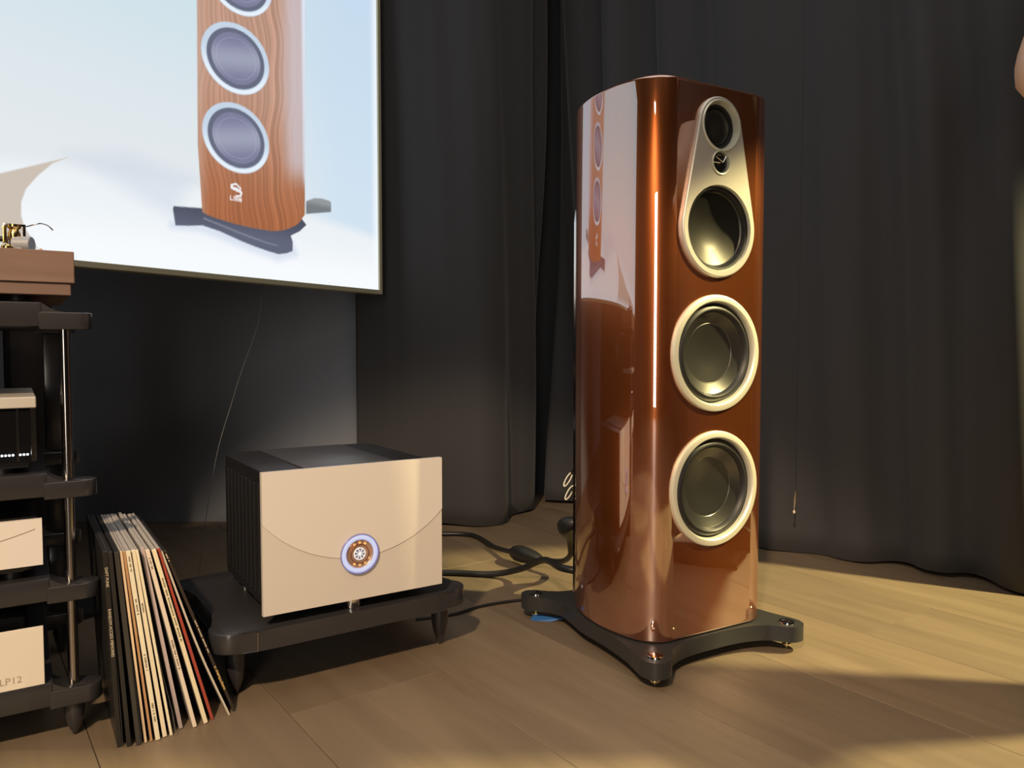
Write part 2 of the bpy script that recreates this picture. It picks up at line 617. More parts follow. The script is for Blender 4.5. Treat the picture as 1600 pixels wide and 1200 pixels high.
def paint_screen():
    """a = metres left of the right outer corner, b = metres above the bottom outer edge"""
    x0, x1, z0, z1 = BZ, TVW - BZ, BZ, TVH - BZ
    nx, nz = 760, 430
    a = np.concatenate([np.linspace(x0, 1.12, 600), np.linspace(1.12, x1, nx - 600 + 1)[1:]])
    b = np.linspace(z0, z1, nz)
    A, B = np.meshgrid(a, b)
    rs = np.random.RandomState(2)

    def srgb(c):
        c = np.asarray(c, float) / 255.0
        return np.where(c <= 0.04045, c / 12.92, ((c + 0.055) / 1.055) ** 2.4)

    def sm(e0, e1, x):
        t_ = np.clip((x - e0) / (e1 - e0), 0, 1)
        return t_ * t_ * (3 - 2 * t_)

    def poly_sd(pts):
        """signed distance, negative inside"""
        d = np.full(A.shape, 1e9)
        inside = np.zeros(A.shape, bool)
        n = len(pts)
        for i in range(n):
            xa, ya = pts[i]
            xb, yb = pts[(i + 1) % n]
            ex, ey = xb - xa, yb - ya
            l2 = ex * ex + ey * ey + 1e-12
            t_ = np.clip(((A - xa) * ex + (B - ya) * ey) / l2, 0, 1)
            d = np.minimum(d, np.hypot(A - xa - t_ * ex, B - ya - t_ * ey))
            c = ((ya > B) != (yb > B)) & (A < ex * (B - ya) / (ey + 1e-12) + xa)
            inside ^= c
        return np.where(inside, -d, d)

    IMG = np.zeros(A.shape + (3,))

    def lay(mask, col):
        nonlocal IMG
        col = np.asarray(col, float)
        IMG = IMG * (1 - mask[..., None]) + col * mask[..., None]

    def grad(f, c0, c1):
        return np.asarray(c0, float) * (1 - f[..., None]) + np.asarray(c1, float) * f[..., None]

    E = 0.0016
    # backdrop: pale grey blue, whiter towards the floor
    IMG = grad(sm(0.75, 0.15, B), (204, 224, 233), (228, 233, 237))
    lay(sm(0.45, 0.15, A) * 0.8, grad(sm(0.1, 0.9, B), (205, 226, 243), (198, 218, 240)))
    # white round floor
    lay(sm(0.02, -0.02, (B - 0.20) + 0.10 * (A - 0.6) ** 2), (236, 242, 246))
    lay(sm(0.16, 0.02, B) * 0.95, (249, 251, 255))
    # soft shadow cast by the loudspeaker towards the upper left
    sh = poly_sd([(0.70, 0.13), (0.80, 0.165), (0.93, 0.215), (0.80, 0.245), (0.64, 0.225)])
    lay(sm(0.03, -0.03, sh) * 0.5, (203, 214, 228))
    # wooden floor at the left, outside the white disc
    wood = poly_sd([(1.9, -0.1), (1.9, 0.03), (1.3, 0.09), (1.0509, 0.1537), (0.9233, 0.2101), (0.955, 0.192), (0.9843, 0.1618), (1.005, 0.135),
                    (1.0141, 0.1097), (1.015, 0.085), (1.0098, 0.0636), (0.988, 0.031), (0.95, 0.0), (0.93, -0.1)])
    lay(sm(E, -E, wood), (204, 192, 180))
    # loudspeaker base (dark, three feet in view)
    base = poly_sd([(0.6983, 0.1456), (0.696, 0.152), (0.6724, 0.1539), (0.6223, 0.1588), (0.60, 0.17), (0.33, 0.19), (0.3004, 0.1650), (0.325, 0.145),
                    (0.3560, 0.1300), (0.3495, 0.1144), (0.35, 0.0914), (0.37, 0.0836), (0.3977, 0.0782), (0.433, 0.0824), (0.47, 0.0885), (0.5117, 0.0968),
                    (0.576, 0.1129), (0.6231, 0.1198), (0.66, 0.1140), (0.6927, 0.1103)])
    lay(sm(0.02, -0.005, poly_sd([(0.70, 0.11), (0.62, 0.112), (0.51, 0.088), (0.40, 0.068), (0.34, 0.085), (0.36, 0.12)])) * 0.5, (196, 208, 232))
    lay(sm(E, -E, base), grad(sm(0.10, 0.17, B), (98, 103, 122), (78, 82, 98)))
    top_edge = poly_sd([(0.62, 0.139), (0.51, 0.117), (0.435, 0.104), (0.40, 0.101), (0.40, 0.098), (0.435, 0.1005), (0.51, 0.1125), (0.62, 0.1345)])
    lay(sm(E, -E, top_edge) * 0.6, (150, 155, 172))
    foot = poly_sd([(0.3004, 0.2271), (0.270, 0.240), (0.2414, 0.2435), (0.215, 0.2420), (0.2073, 0.2388), (0.2077, 0.2127), (0.301, 0.1936)])
    lay(sm(E, -E, foot), grad(sm(0.215, 0.235, B), (120, 125, 130), (150, 155, 158)))
    # wooden cabinet
    cab = [(0.6261, 1.2), (0.6261, 0.6198), (0.631, 0.3004), (0.6225, 0.1501), (0.61, 0.1455), (0.5843, 0.1412), (0.53, 0.1355), (0.4801, 0.133),
           (0.4176, 0.1334), (0.385, 0.1390), (0.3621, 0.1471), (0.340, 0.1570), (0.3241, 0.1687), (0.3056, 0.1913), (0.2949, 0.7461), (0.29, 1.2)]
    csd = poly_sd(cab)
    cm = sm(E, -E, csd)
    nzr = np.interp(A.ravel() * 1.0 + 0.010 * np.sin(B.ravel() * 14) + 0.004 * np.sin(B.ravel() * 41 + A.ravel() * 20),
                    np.linspace(0.2, 0.7, 140), rs.rand(140)).reshape(A.shape)
    woodc = grad(sm(0.50, 0.12, B), (190, 150, 130), (168, 104, 70))
    woodc = woodc * (0.90 + 0.20 * nzr[..., None])
    lay(cm, woodc)
    # pale reflection on the right flank of the cabinet
    lay(cm * sm(0.40, 0.335, A) * sm(0.24, 0.33, B) * 0.75, (205, 196, 206))
    lay(cm * sm(0.315, 0.300, A) * sm(0.24, 0.30, B), (222, 230, 242))
    lay(cm * sm(0.60, 0.63, A) * 0.45, (205, 175, 160))
    # three drivers: pale ring, grey surround, cone with a sheen band
    for (cx, cz), (qa, qb, qc) in (((0.5189, 0.5253), (103.27, 23.66, 150.64)), ((0.5211, 0.3390), (105.19, 5.29, 152.81)),
                                   ((0.5006, 0.7095), (115.73, 50.43, 169.60)), ((0.5030, 0.92), (125, 50, 175))):
        X, Y = A - cx, B - cz
        q = np.sqrt(np.maximum(0, qa * X * X + qb * X * Y + qc * Y * Y))
        lay(sm(1.02, 0.985, q), (198, 214, 232))
        lay(sm(1.0, 0.97, q) * sm(0.86, 0.90, q) * sm(0.02, -0.05, Y), (232, 242, 252))
        lay(sm(0.865, 0.835, q), (104, 108, 128))
        lay(sm(0.735, 0.71, q), grad(np.clip(0.5 + 0.5 * np.cos((Y + 0.25 * X) * 60), 0, 1), (126, 128, 156), (158, 162, 184)))
        lay(sm(0.60, 0.585, q) * sm(0.56, 0.575, q) * 0.35, (180, 185, 205))
        lay(sm(0.012, 0.006, np.hypot((X + 0.01) * 0.35, Y + 0.048 + 2 * X * X)) * 0.0, (230, 235, 245))
    # small emblem and letters low on the cabinet
    ex, ez = 0.5265, 0.218
    for (p0, p1) in (((0.014, 0.008), (0.0, 0.013)), ((0.0, 0.013), (-0.013, 0.004)), ((0.014, 0.001), (-0.016, -0.006)), ((0.014, 0.008), (0.014, 0.001)),
                     ((-0.012, -0.001), (-0.016, -0.006)), ((-0.016, -0.006), (-0.013, -0.013)), ((-0.013, -0.013), (0.0, -0.016)), ((0.012, 0.004), (-0.010, 0.000))):
        xa, ya = ex + p0[0], ez + p0[1]
        xb, yb = ex + p1[0], ez + p1[1]
        l2 = (xb - xa) ** 2 + (yb - ya) ** 2
        t_ = np.clip(((A - xa) * (xb - xa) + (B - ya) * (yb - ya)) / l2, 0, 1)
        dd = np.hypot(A - xa - t_ * (xb - xa), B - ya - t_ * (yb - ya))
        lay(sm(0.0030, 0.0012, dd), (242, 242, 245))
    # letters L I N N
    def stroke(xa, ya, xb, yb):
        l2 = (xb - xa) ** 2 + (yb - ya) ** 2
        t_ = np.clip(((A - xa) * (xb - xa) + (B - ya) * (yb - ya)) / l2, 0, 1)
        lay(sm(0.0021, 0.0008, np.hypot(A - xa - t_ * (xb - xa), B - ya - t_ * (yb - ya))), (240, 232, 232))
    lx, lz, lh = ex + 0.017, 0.1915, 0.0085
    stroke(lx, lz, lx, lz + lh); stroke(lx, lz, lx - 0.005, lz)
    lx -= 0.0095
    stroke(lx, lz, lx, lz + lh)
    for _ in range(2):
        lx -= 0.005
        stroke(lx, lz, lx, lz + lh); stroke(lx, lz + lh, lx - 0.006, lz); stroke(lx - 0.006, lz, lx - 0.006, lz + lh)
        lx -= 0.0055
    # brighter rim of the panel
    rim = np.minimum(np.minimum(A - x0, B - z0), np.minimum(x1 - A, z1 - B))
    lay(sm(0.035, 0.0, rim) * 0.8, (246, 251, 255))
    rgb = srgb(np.clip(IMG, 0, 255))
    verts = np.stack([-A, np.full(A.shape, 0.004), B], -1).reshape(-1, 3)
    idx = np.arange(A.size).reshape(A.shape)
    quads = np.stack([idx[:-1, :-1], idx[1:, :-1], idx[1:, 1:], idx[:-1, 1:]], -1).reshape(-1, 4)[:, ::-1]
    me = bpy.data.meshes.new('screen')
    nv, nq = len(verts), len(quads)
    me.vertices.add(nv)
    me.vertices.foreach_set('co', verts.ravel())
    me.loops.add(nq * 4)
    me.loops.foreach_set('vertex_index', quads.ravel().astype(np.int32))
    me.polygons.add(nq)
    me.polygons.foreach_set('loop_start', np.arange(0, nq * 4, 4, dtype=np.int32))
    me.update(calc_edges=True)
    at = me.color_attributes.new('picture', 'FLOAT_COLOR', 'POINT')
    at.data.foreach_set('color', np.concatenate([rgb.reshape(-1, 3), np.ones((nv, 1))], 1).astype(np.float32).ravel())
    m = bpy.data.materials.new('lit_screen_picture')
    m.use_nodes = True
    nt = m.node_tree
    p = nt.nodes['Principled BSDF']
    p.inputs['Base Color'].default_value = (0.01, 0.01, 0.01, 1)
    p.inputs['Roughness'].default_value = 0.5
    p.inputs['Specular IOR Level'].default_value = 0.1
    an = nt.nodes.new('ShaderNodeAttribute')
    an.attribute_name = 'picture'
    nt.links.new(an.outputs['Color'], p.inputs['Emission Color'])
    p.inputs['Emission Strength'].default_value = 1.0
    me.materials.append(m)
    o = link('screen', me, None, tv)
    o['label'] = 'lit screen picture of a wooden loudspeaker'
    return o


paint_screen()

# thin cable hanging under the television
tc_ = tube('thin_cable', catmull([(-0.716, 2.215, 0.825), (-0.712, 2.193, 0.767), (-0.720, 2.176, 0.685), (-0.746, 2.127, 0.569), (-0.766, 2.093, 0.473), (-0.791, 2.049, 0.342), (-0.82, 2.03, 0.15), (-0.84, 2.03, 0.003)], False, 8), 0.0009,
           mat('grey_thin_cable', (0.12, 0.12, 0.13), rough=0.5), None, 6)
tag(tc_, 'thin grey cable hanging down the wall below the television', 'cable')

# ------------------------------------------------------------------ loudspeaker
SPK = thing('floorstanding_loudspeaker', 'tall glossy copper floorstanding loudspeaker with four silver ringed drivers', 'loudspeaker', (0.313, 1.661, 0), R(30))
ZB, ZT = 0.0564, 1.132
VF = 0.174                                       # front face at local y = -VF
right = bez((0.104, VF), (0.154, VF), (0.180, 0.126), (0.178, 0.030), 64)
right += bez((0.178, 0.030), (0.1766, -0.040), (0.152, -0.098), (0.120, -0.130), 14)[1:]
HB = 0.104


def cabinet():
    bm = bmesh.new()
    half = [(u, -v) for u, v in right]                       # right flank
    ring = half + [(-u, y) for u, y in half[::-1]]           # rear bridge closes right->left; front left open
    # vertical profile with a small rounding at top and bottom
    e = 0.006
    prof = [(ZB, -e)] + [(ZB + e * (1 - math.cos(R(k * 22.5))), -e + e * math.sin(R(k * 22.5))) for k in range(1, 5)]
    prof += [(ZT - e + e * math.sin(R(k * 22.5)), -e + e * math.cos(R(k * 22.5))) for k in range(0, 5)]
    rows = []
    n = len(ring)
    nrm = []
    for i in range(n):
        a, b = Vector(ring[max(i - 1, 0)]), Vector(ring[min(i + 1, n - 1)])
        tg = (b - a).normalized()
        nrm.append(Vector((-tg.y, tg.x)))
    # outward check
    if nrm[10].x < 0:
        nrm = [-q for q in nrm]
    for z, off in prof:
        row = []
        for i, (x, y) in enumerate(ring):
            if i in (0, n - 1):
                q = Vector((x, y + (-off)))
            else:
                q = Vector((x, y)) + nrm[i] * off
            row.append(bm.verts.new((q.x, q.y, z)))
        rows.append(row)
    for a, b in zip(rows, rows[1:]):
        for i in range(n - 1):
            bm.faces.new((a[i], a[i + 1], b[i + 1], b[i]))
    bm.faces.new(rows[-1])
    bm.faces.new(rows[0][::-1])
    # little lip strips of the front above/below the planar baffle
    for ra, rb in list(zip(rows, rows[1:]))[:4] + list(zip(rows, rows[1:]))[5:]:
        bm.faces.new((ra[n - 1], ra[0], rb[0], rb[n - 1]))
    bmesh.ops.recalc_face_normals(bm, faces=bm.faces)
    for f in bm.faces:
        f.smooth = len(f.verts) == 4
    # flat baffle with driver openings, unwelded
    loops = [[(-HB, ZB + e), (HB, ZB + e), (HB, ZT - e), (-HB, ZT - e)],
             circle(0, 0.3465, 0.0990), circle(0, 0.6137, 0.0990), circle(0, 0.8565, 0.084), circle(0, 1.0530, 0.046), circle(0, 0.9820, 0.020)]
    fm = flat_fill(loops)
    for f in fm.polygons:
        vs = [bm.verts.new((fm.vertices[i].co.x, -VF, fm.vertices[i].co.y)) for i in f.vertices]
        nf = bm.faces.new(vs)
        if nf.normal.y > 0 or (nf.normal_update() or nf.normal.y > 0):
            nf.normal_flip()
    bpy.data.meshes.remove(fm)
    me = bpy.data.meshes.new('cabinet')
    bm.to_mesh(me)
    bm.free()
    return link('cabinet', me, M_lacquer, SPK)


cab = cabinet()
# dark rear panel with a bright edge strip down each side
rear = [(0.120, 0.128), (0.107, 0.150), (0.082, 0.172), (0.05, 0.182), (-0.05, 0.182), (-0.082, 0.172), (-0.107, 0.150), (-0.120, 0.128)]
prism('rear_panel', rear, 0.075, 1.10, M_black_satin, SPK, 0.002)
for s in (-1, 1):
    bm = bmesh.new()
    P = [(s * 0.1225, 0.129), (s * 0.1270, 0.125), (s * 0.1285, 0.129), (s * 0.1240, 0.133)]
    lo = [bm.verts.new((x, y, 0.075)) for x, y in P]
    hi = [bm.verts.new((x, y, 0.90)) for x, y in P]
    tip = bm.verts.new((s * 0.125, 0.129, 0.93))
    bm.faces.new(lo)
    for k in range(4):
        bm.faces.new((lo[k], lo[(k + 1) % 4], hi[(k + 1) % 4], hi[k]))
        bm.faces.new((hi[k], hi[(k + 1) % 4], tip))
    o = bm_obj('edge_strip', bm, M_chrome, SPK)
    o['label'] = 'bright metal edge strip'


def front_M(x, z, y=-VF):                        # lathe axis pointing out of the front face
    return Matrix.Translation((x, y, z)) @ Matrix.Rotation(PI / 2, 4, 'X')


def bass_driver(z):
    d = lathe('bass_driver', [(0.0985, -0.012), (0.0988, 0.001), (0.1005, 0.0052), (0.1025, 0.0070), (0.1110, 0.0072), (0.1135, 0.0058), (0.1145, 0.002), (0.1145, -0.006)],
              M_ring, SPK, 96, front_M(0, z))
    d['label'] = 'pale metal trim ring'
    lathe('surround', [(0.0993, -0.004), (0.0965, -0.006), (0.094, -0.003), (0.090, 0.0005), (0.086, 0.001), (0.0825, -0.002), (0.080, -0.008)],
          M_black_rubber, d, 96, front_M(0, z))
    lathe('cone', [(0.0805, -0.0075), (0.078, -0.009), (0.060, -0.0165), (0.0592, -0.0162), (0.0585, -0.0168), (0.030, -0.0225), (0.0, -0.0262)],
          M_cone, d, 96, front_M(0, z), smooth=12)
    return d


bass_driver(0.3465)
bass_driver(0.6137)

# teardrop plate holding the upper drivers
ca, ra, cb, rb = 1.0530, 0.0555, 0.8565, 0.0955
dd = ca - cb
sn = (rb - ra) / dd
al = math.asin(sn)
out = [(ra * math.cos(a), ca + ra * math.sin(a)) for a in np.linspace(al, PI - al, 40)]
out += [(rb * math.cos(a), cb + rb * math.sin(a)) for a in np.linspace(PI - al, 2 * PI + al, 64)]


def inset(pts, d):
    n = len(pts)
    r_ = []
    for i in range(n):
        a, b = Vector(pts[i - 1]), Vector(pts[(i + 1) % n])
        tg = (b - a).normalized()
        r_.append((pts[i][0] - tg.y * d, pts[i][1] + tg.x * d))
    return r_


def teardrop():
    bm = bmesh.new()
    rings = []
    for d, h in ((0.0, -0.001), (0.0, 0.004), (0.0006, 0.0062), (0.002, 0.0078), (0.0035, 0.0082)):
        rings.append([bm.verts.new((x, -VF - h, z)) for x, z in inset(out, d)])
    n = len(out)
    for a, b in zip(rings, rings[1:]):
        for k in range(n):
            bm.faces.new((a[k], a[(k + 1) % n], b[(k + 1) % n], b[k]))
    bmesh.ops.recalc_face_normals(bm, faces=bm.faces)
    for f in bm.faces:
        f.smooth = True
    holes = [circle(0, cb, 0.083), circle(0, ca, 0.0455), circle(0, 0.9820, 0.0215)]
    fm = flat_fill([inset(out, 0.0035)] + holes)
    for f in fm.polygons:
        nf = bm.faces.new([bm.verts.new((fm.vertices[i].co.x, -VF - 0.0082, fm.vertices[i].co.y)) for i in f.vertices])
        nf.normal_update()
        if nf.normal.y > 0:
            nf.normal_flip()
    bpy.data.meshes.remove(fm)
    me = bpy.data.meshes.new('driver_plate')
    bm.to_mesh(me)
    bm.free()
    return link('driver_plate', me, M_silver, SPK)


plate = teardrop()
plate['label'] = 'silver teardrop shaped plate around the upper drivers'
# midrange driver
lathe('midrange_rim', [(0.083, 0.0084), (0.0815, 0.0055), (0.0805, -0.004)], M_ring, plate, 80, front_M(0, cb))
md = lathe('midrange_surround', [(0.0812, 0.002), (0.079, 0.0035), (0.076, 0.003), (0.0735, -0.001), (0.072, -0.007)], M_black_rubber, plate, 80, front_M(0, cb))
lathe('midrange_cone', [(0.0725, -0.006), (0.070, -0.0085), (0.035, -0.021), (0.020, -0.0245), (0.0, -0.026)], M_cone_dark, plate, 80, front_M(0, cb), smooth=20)
# upper dome driver, set in a scooped recess
lathe('upper_driver_rim', [(0.0495, 0.0083), (0.048, 0.0105), (0.046, 0.0102), (0.0445, 0.006), (0.042, -0.004)], M_ring, plate, 72, front_M(0, ca))
lathe('upper_driver_surround', [(0.0425, -0.003), (0.040, -0.0015), (0.0375, -0.002), (0.0355, -0.007)], M_black_rubber, plate, 72, front_M(0, ca))
lathe('upper_driver_dome', [(0.0358, -0.007)] + [(0.0355 * math.cos(R(a)), -0.007 + 0.006 * math.sin(R(a))) for a in range(10, 91, 10)], M_cone_dark, plate, 72, front_M(0, ca), smooth=180)
# tweeter: dark mesh disc with a bright rim and three chrome guard bars
tw = lathe('tweeter', [(0.0235, 0.0083), (0.0225, 0.0105), (0.0208, 0.0100), (0.0200, 0.004)], M_ring, plate, 56, front_M(0, 0.982))
lathe('tweeter_dome', [(0.0205, 0.004)] + [(0.020 * math.cos(R(a)), 0.004 + 0.0035 * math.sin(R(a))) for a in range(10, 91, 16)] + [(0.0, 0.0075)], M_black_gloss, plate, 48, front_M(0, 0.982), smooth=180)
for a0, a1 in (((-0.015, 0.010), (0.0035, 0.000)), ((0.0035, 0.000), (0.011, 0.013)), ((-0.021, -0.001), (-0.005, -0.001)), ((-0.012, 0.013), (-0.003, 0.012))):
    tube('guard_bar', [(a0[0], -VF - 0.0095, 0.982 + a0[1]), (a1[0], -VF - 0.0108, 0.982 + a1[1])], 0.0013, M_chrome, plate, 6)

# small fixings on the cabinet
for x, z in ((-0.1, 0.082),):
    lathe('cabinet_stud', [(0.0, 0.0012), (0.0022, 0.0010), (0.003, 0.0)], M_dot, SPK, 16, front_M(x, z))

M_spike = mat('pale_gold_spike', (0.86, 0.76, 0.46), rough=0.22, metal=1.0)
# base with four arms
q = [(0.0, 0.180), (0.05, 0.181), (0.095, 0.188), (0.130, 0.203), (0.150, 0.225), (0.166, 0.238), (0.188, 0.239), (0.203, 0.228), (0.208, 0.208), (0.203, 0.186), (0.194, 0.155), (0.186, 0.110), (0.180, 0.050)]
rq = [(0.178, -0.02), (0.166, -0.085), (0.160, -0.125), (0.172, -0.160), (0.196, -0.188), (0.207, -0.205), (0.206, -0.226), (0.194, -0.239), (0.172, -0.238), (0.152, -0.222), (0.128, -0.200), (0.07, -0.186)]
outl = q + rq
outl = outl + [(-x, y) for x, y in outl[::-1] if abs(x) > 1e-6]
outl = [(p.x, -p.y) for p in catmull([(x, y, 0) for x, y in outl], True, 5)]
prism('base', outl[::-1], 0.0240, 0.0558, M_base, SPK, 0.0025, 40)
for sx in (-1, 1):
    for sy in (-1, 1):
        x, y = sx * 0.177, sy * 0.2085
        d = lathe('foot_disc', [(0.0, 0.0605), (0.011, 0.0602), (0.0155, 0.0585), (0.0165, 0.0552)], M_chrome, SPK, 32, Matrix.Translation((x, y, 0)))
        for k in range(3):
            a = R(20 + 120 * k)
            tube('disc_groove', [(x, y, 0.0606), (x + 0.010 * math.cos(a), y + 0.010 * math.sin(a), 0.0603)], 0.0008, M_darkchrome, d, 5)
        lathe('spike', [(0.0, 0.0), (0.002, 0.002), (0.0035, 0.006), (0.0035, 0.0085), (0.0090, 0.0088), (0.0095, 0.0105), (0.0090, 0.0125), (0.0045, 0.013), (0.0045, 0.0245)], M_spike, SPK, 20, Matrix.Translation((x, y, 0)))

# terminals behind
for k, (x, z) in enumerate(((-0.075, 0.33), (-0.075, 0.29), (-0.045, 0.33), (-0.045, 0.29))):
    tm = lathe('terminal', [(0.0, 0.034), (0.0065, 0.034), (0.0075, 0.031), (0.0075, 0.010), (0.005, 0.008), (0.005, -0.004)], M_black_gloss, SPK, 20,
               Matrix.Translation((x, 0.174, z)) @ Matrix.Rotation(-PI / 2, 4, 'X'))
    lathe('collar', [(0.0078, 0.024), (0.0086, 0.022), (0.0086, 0.016), (0.0078, 0.014)], M_brass, tm, 20, Matrix.Translation((x, 0.174, z)) @ Matrix.Rotation(-PI / 2, 4, 'X'))

# ------------------------------------------------------------------ cables behind the loudspeaker
spw = Matrix.Translation((0.313, 1.661, 0)) @ Matrix.Rotation(R(30), 4, 'Z')


def sp(x, y, z):
    return tuple(spw @ Vector((x, y, z)))


M_cable = mat('black_cable_jacket', (0.012, 0.012, 0.013), rough=0.42)
ca1 = tube('speaker_cable', catmull([sp(-0.085, 0.17, 0.105), sp(-0.105, 0.215, 0.105), (0.08, 1.93, 0.085), (0.02, 2.02, 0.035), (-0.06, 2.06, 0.010), (-0.2, 2.08, 0.008), (-0.36, 2.05, 0.008), (-0.5, 1.95, 0.008)], False, 8), 0.0085, M_cable, None, 10)
tag(ca1, 'thick black cable running low from loudspeaker towards the amplifier', 'cable')
ca2 = thing('power_cable', 'black power cable with a bulging plug drooping behind the loudspeaker', 'cable', sp(-0.11, 0.22, 0))
ca2w = ca2.location.copy()
pth = [sp(-0.070, 0.19, 0.215), sp(-0.085, 0.225, 0.20), (0.155, 1.93, 0.15), (0.155, 1.98, 0.09), (0.135, 2.06, 0.045), (0.08, 2.12, 0.035), (0.03, 2.17, 0.035), (-0.05, 2.32, 0.015), (-0.13, 2.5, 0.008), (-0.25, 2.52, 0.008)]
pp = [tuple(Vector(p) - ca2w) for p in pth]
tube('cord', catmull(pp, False, 8), 0.0075, M_cable, ca2, 10)
tube('plug', catmull([pp[0], pp[1], pp[2], pp[3]], False, 4), [0.012, 0.014, 0.016, 0.018, 0.020, 0.021, 0.022, 0.021, 0.019, 0.017, 0.014, 0.011, 0.009], M_black_rubber, ca2, 14)
tube('connector_block', catmull([pp[5], pp[6], tuple(Vector(pp[6]) * 0.6 + Vector(pp[7]) * 0.4)], False, 5), [0.010, 0.014, 0.018, 0.021, 0.023, 0.024, 0.024, 0.022, 0.018, 0.013, 0.009], M_black_rubber, ca2, 14)
M_loop = mat('pale_cable_loop', (0.85, 0.82, 0.66), rough=0.3)
for k, (lx_, ly_, lz_) in enumerate(((0.1335, 1.818, 0.311), (0.1368, 1.818, 0.279))):
    bm = bmesh.new()
    cpts = []
    for i in range(25):
        a = 2 * PI * i / 24
        u_, v_ = math.cos(a), 0.0048 * math.sin(a)
        cpts.append((lx_ + 0.0100 * u_ + 0.8 * v_, ly_ + 0.012 * u_ - 0.3 * v_, lz_ + 0.0140 * u_ - 0.58 * v_))
    add_tube(bm, cpts, 0.0017, 8)
    o = bm_obj('cable_loop', bm, M_loop, None, 60)
    tag(o, ('upper' if k == 0 else 'lower') + ' pale loop of jumper wire at the back of the loudspeaker', 'cable', 'jumper wires behind the loudspeaker')
ca3 = tube('thin_floor_cable', catmull([(-0.22, 1.73, 0.004), (-0.1344, 1.764, 0.004), (-0.0769, 1.817, 0.004), (-0.0156, 1.85, 0.004), (0.05, 1.873, 0.004), (0.14, 1.90, 0.004)], False, 6), 0.0035, M_cable, None, 8)
tag(ca3, 'thin black cable on the floor between amplifier stand and loudspeaker', 'cable')

# blue tape under the left rear spike
bm = bmesh.new()
tp = sp(-0.170, 0.190, 0)
outl_t = [(-0.028, -0.008), (-0.022, 0.013), (-0.004, 0.017), (0.0, 0.008), (0.022, 0.004), (0.046, -0.004), (0.047, -0.016), (0.02, -0.016), (-0.01, -0.012)]
tops = [bm.verts.new((tp[0] + x, tp[1] + y, 0.0008 + (0.008 if i in (1, 6, 5) else 0.0))) for i, (x, y) in enumerate(outl_t)]
f = bm.faces.new(tops)
r_ = bmesh.ops.extrude_face_region(bm, geom=[f])
for v in r_['geom']:
    if isinstance(v, bmesh.types.BMVert):
        v.co.z -= 0.0006
o = bm_obj('tape_scrap', bm, M_blue_tape)
tag(o, 'scrap of blue tape on the floor under the loudspeaker foot', 'tape')

# curtain toggle
tg_ = thing('curtain_pull', 'small pale toggle hanging on a cord at the black curtain', 'curtain pull', (0.825, 2.225, 0.14))
tube('cord', [(0.0, 0.0, 0.012), (0.002, 0.002, 0.035), (0.004, 0.003, 0.066)], [0.0016, 0.0030, 0.0008], mat('tan_cord', (0.28, 0.22, 0.14), rough=0.6), tg_, 8)
tube('pull_cord', [(0.004, 0.003, 0.064), (0.006, 0.004, 1.2), (0.0, 0.006, 2.7)], 0.0006, M_black_rubber, tg_, 5)
lathe('bead', [(0.0, -0.001), (0.003, 0.001), (0.0042, 0.005), (0.003, 0.009), (0.0, 0.012)], mat('ivory_bead', (0.8, 0.72, 0.5), rough=0.3), tg_, 16)

# ------------------------------------------------------------------ amplifier
AMP = thing('power_amplifier', 'black power amplifier with pale metal front plate and glowing round dial', 'amplifier', (-0.431, 1.312, 0), R(33.2))
AZ0, AZ1, AW = 0.157, 0.409, 0.35
# front plate: upper field, and lower field below a big arc set a little back
CX, CZ, CR = 0.18, 0.4756, 0.239
arc = []
for k in range(61):
    a = R(-180 + 180 * k / 60)
    x, z = CX + CR * math.cos(a), CZ + CR * math.sin(a)
    if 0 <= x <= AW and z < AZ1:
        arc.append((x, z))
zl = CZ - math.sqrt(CR ** 2 - CX ** 2)
zr = CZ - math.sqrt(CR ** 2 - (AW - CX) ** 2)
arc = [(0.0, zl)] + [p for p in arc if 0.002 < p[0] < AW - 0.002] + [(AW, zr)]


def slab_xz(name, pts, y0, y1, m, parent, bev=0.0):
    bm = bmesh.new()
    fr = [bm.verts.new((x, y0, z)) for x, z in pts]
    bk = [bm.verts.new((x, y1, z)) for x, z in pts]
    n = len(pts)
    bm.faces.new(fr)
    bm.faces.new(bk[::-1])
    for k in range(n):
        bm.faces.new((fr[k], fr[(k + 1) % n], bk[(k + 1) % n], bk[k]))
    return bm_obj(name, bm, m, parent)


fp = slab_xz('front_plate', [(0, AZ1), *arc, (AW, AZ1)], 0.0, 0.011, M_plate, AMP)
fp['label'] = 'pale metal front plate'
lp_ = slab_xz('lower_front_plate', [(0, AZ0), (AW, AZ0), *[(x, z - 0.0004) for x, z in arc[::-1]]], 0.0016, 0.011, M_plate_low, AMP)
# body
prism('body', rounded(0.012, 0.338, 0.011, 0.345, 0.03), AZ0 + 0.005, AZ1 - 0.006, M_black_satin, AMP, 0.004)
prism('top_panel', rounded(0.085, 0.265, 0.03, 0.33, 0.006), AZ1 - 0.0065, AZ1 - 0.003, mat('dark_grey_top', (0.05, 0.052, 0.06), rough=0.35), AMP, 0.001)
# side fins (fine ribs on the left flank)
for k in range(9):
    y = 0.06 + 0.028 * k
    box('fin', (0.0085, 0.0125, y, y + 0.010, AZ0 + 0.02, AZ1 - 0.03), M_black_satin, AMP, 0.001, 1)
for x, y in ((0.175, 0.035), (0.045, 0.30), (0.305, 0.30)):
    lathe('amplifier_foot', [(0.0, 0.136), (0.0165, 0.136), (0.0175, 0.138), (0.0175, 0.157), (0.016, 0.1625), (0.0, 0.1625)], M_chrome, AMP, 32, Matrix.Translation((x, y, 0)))
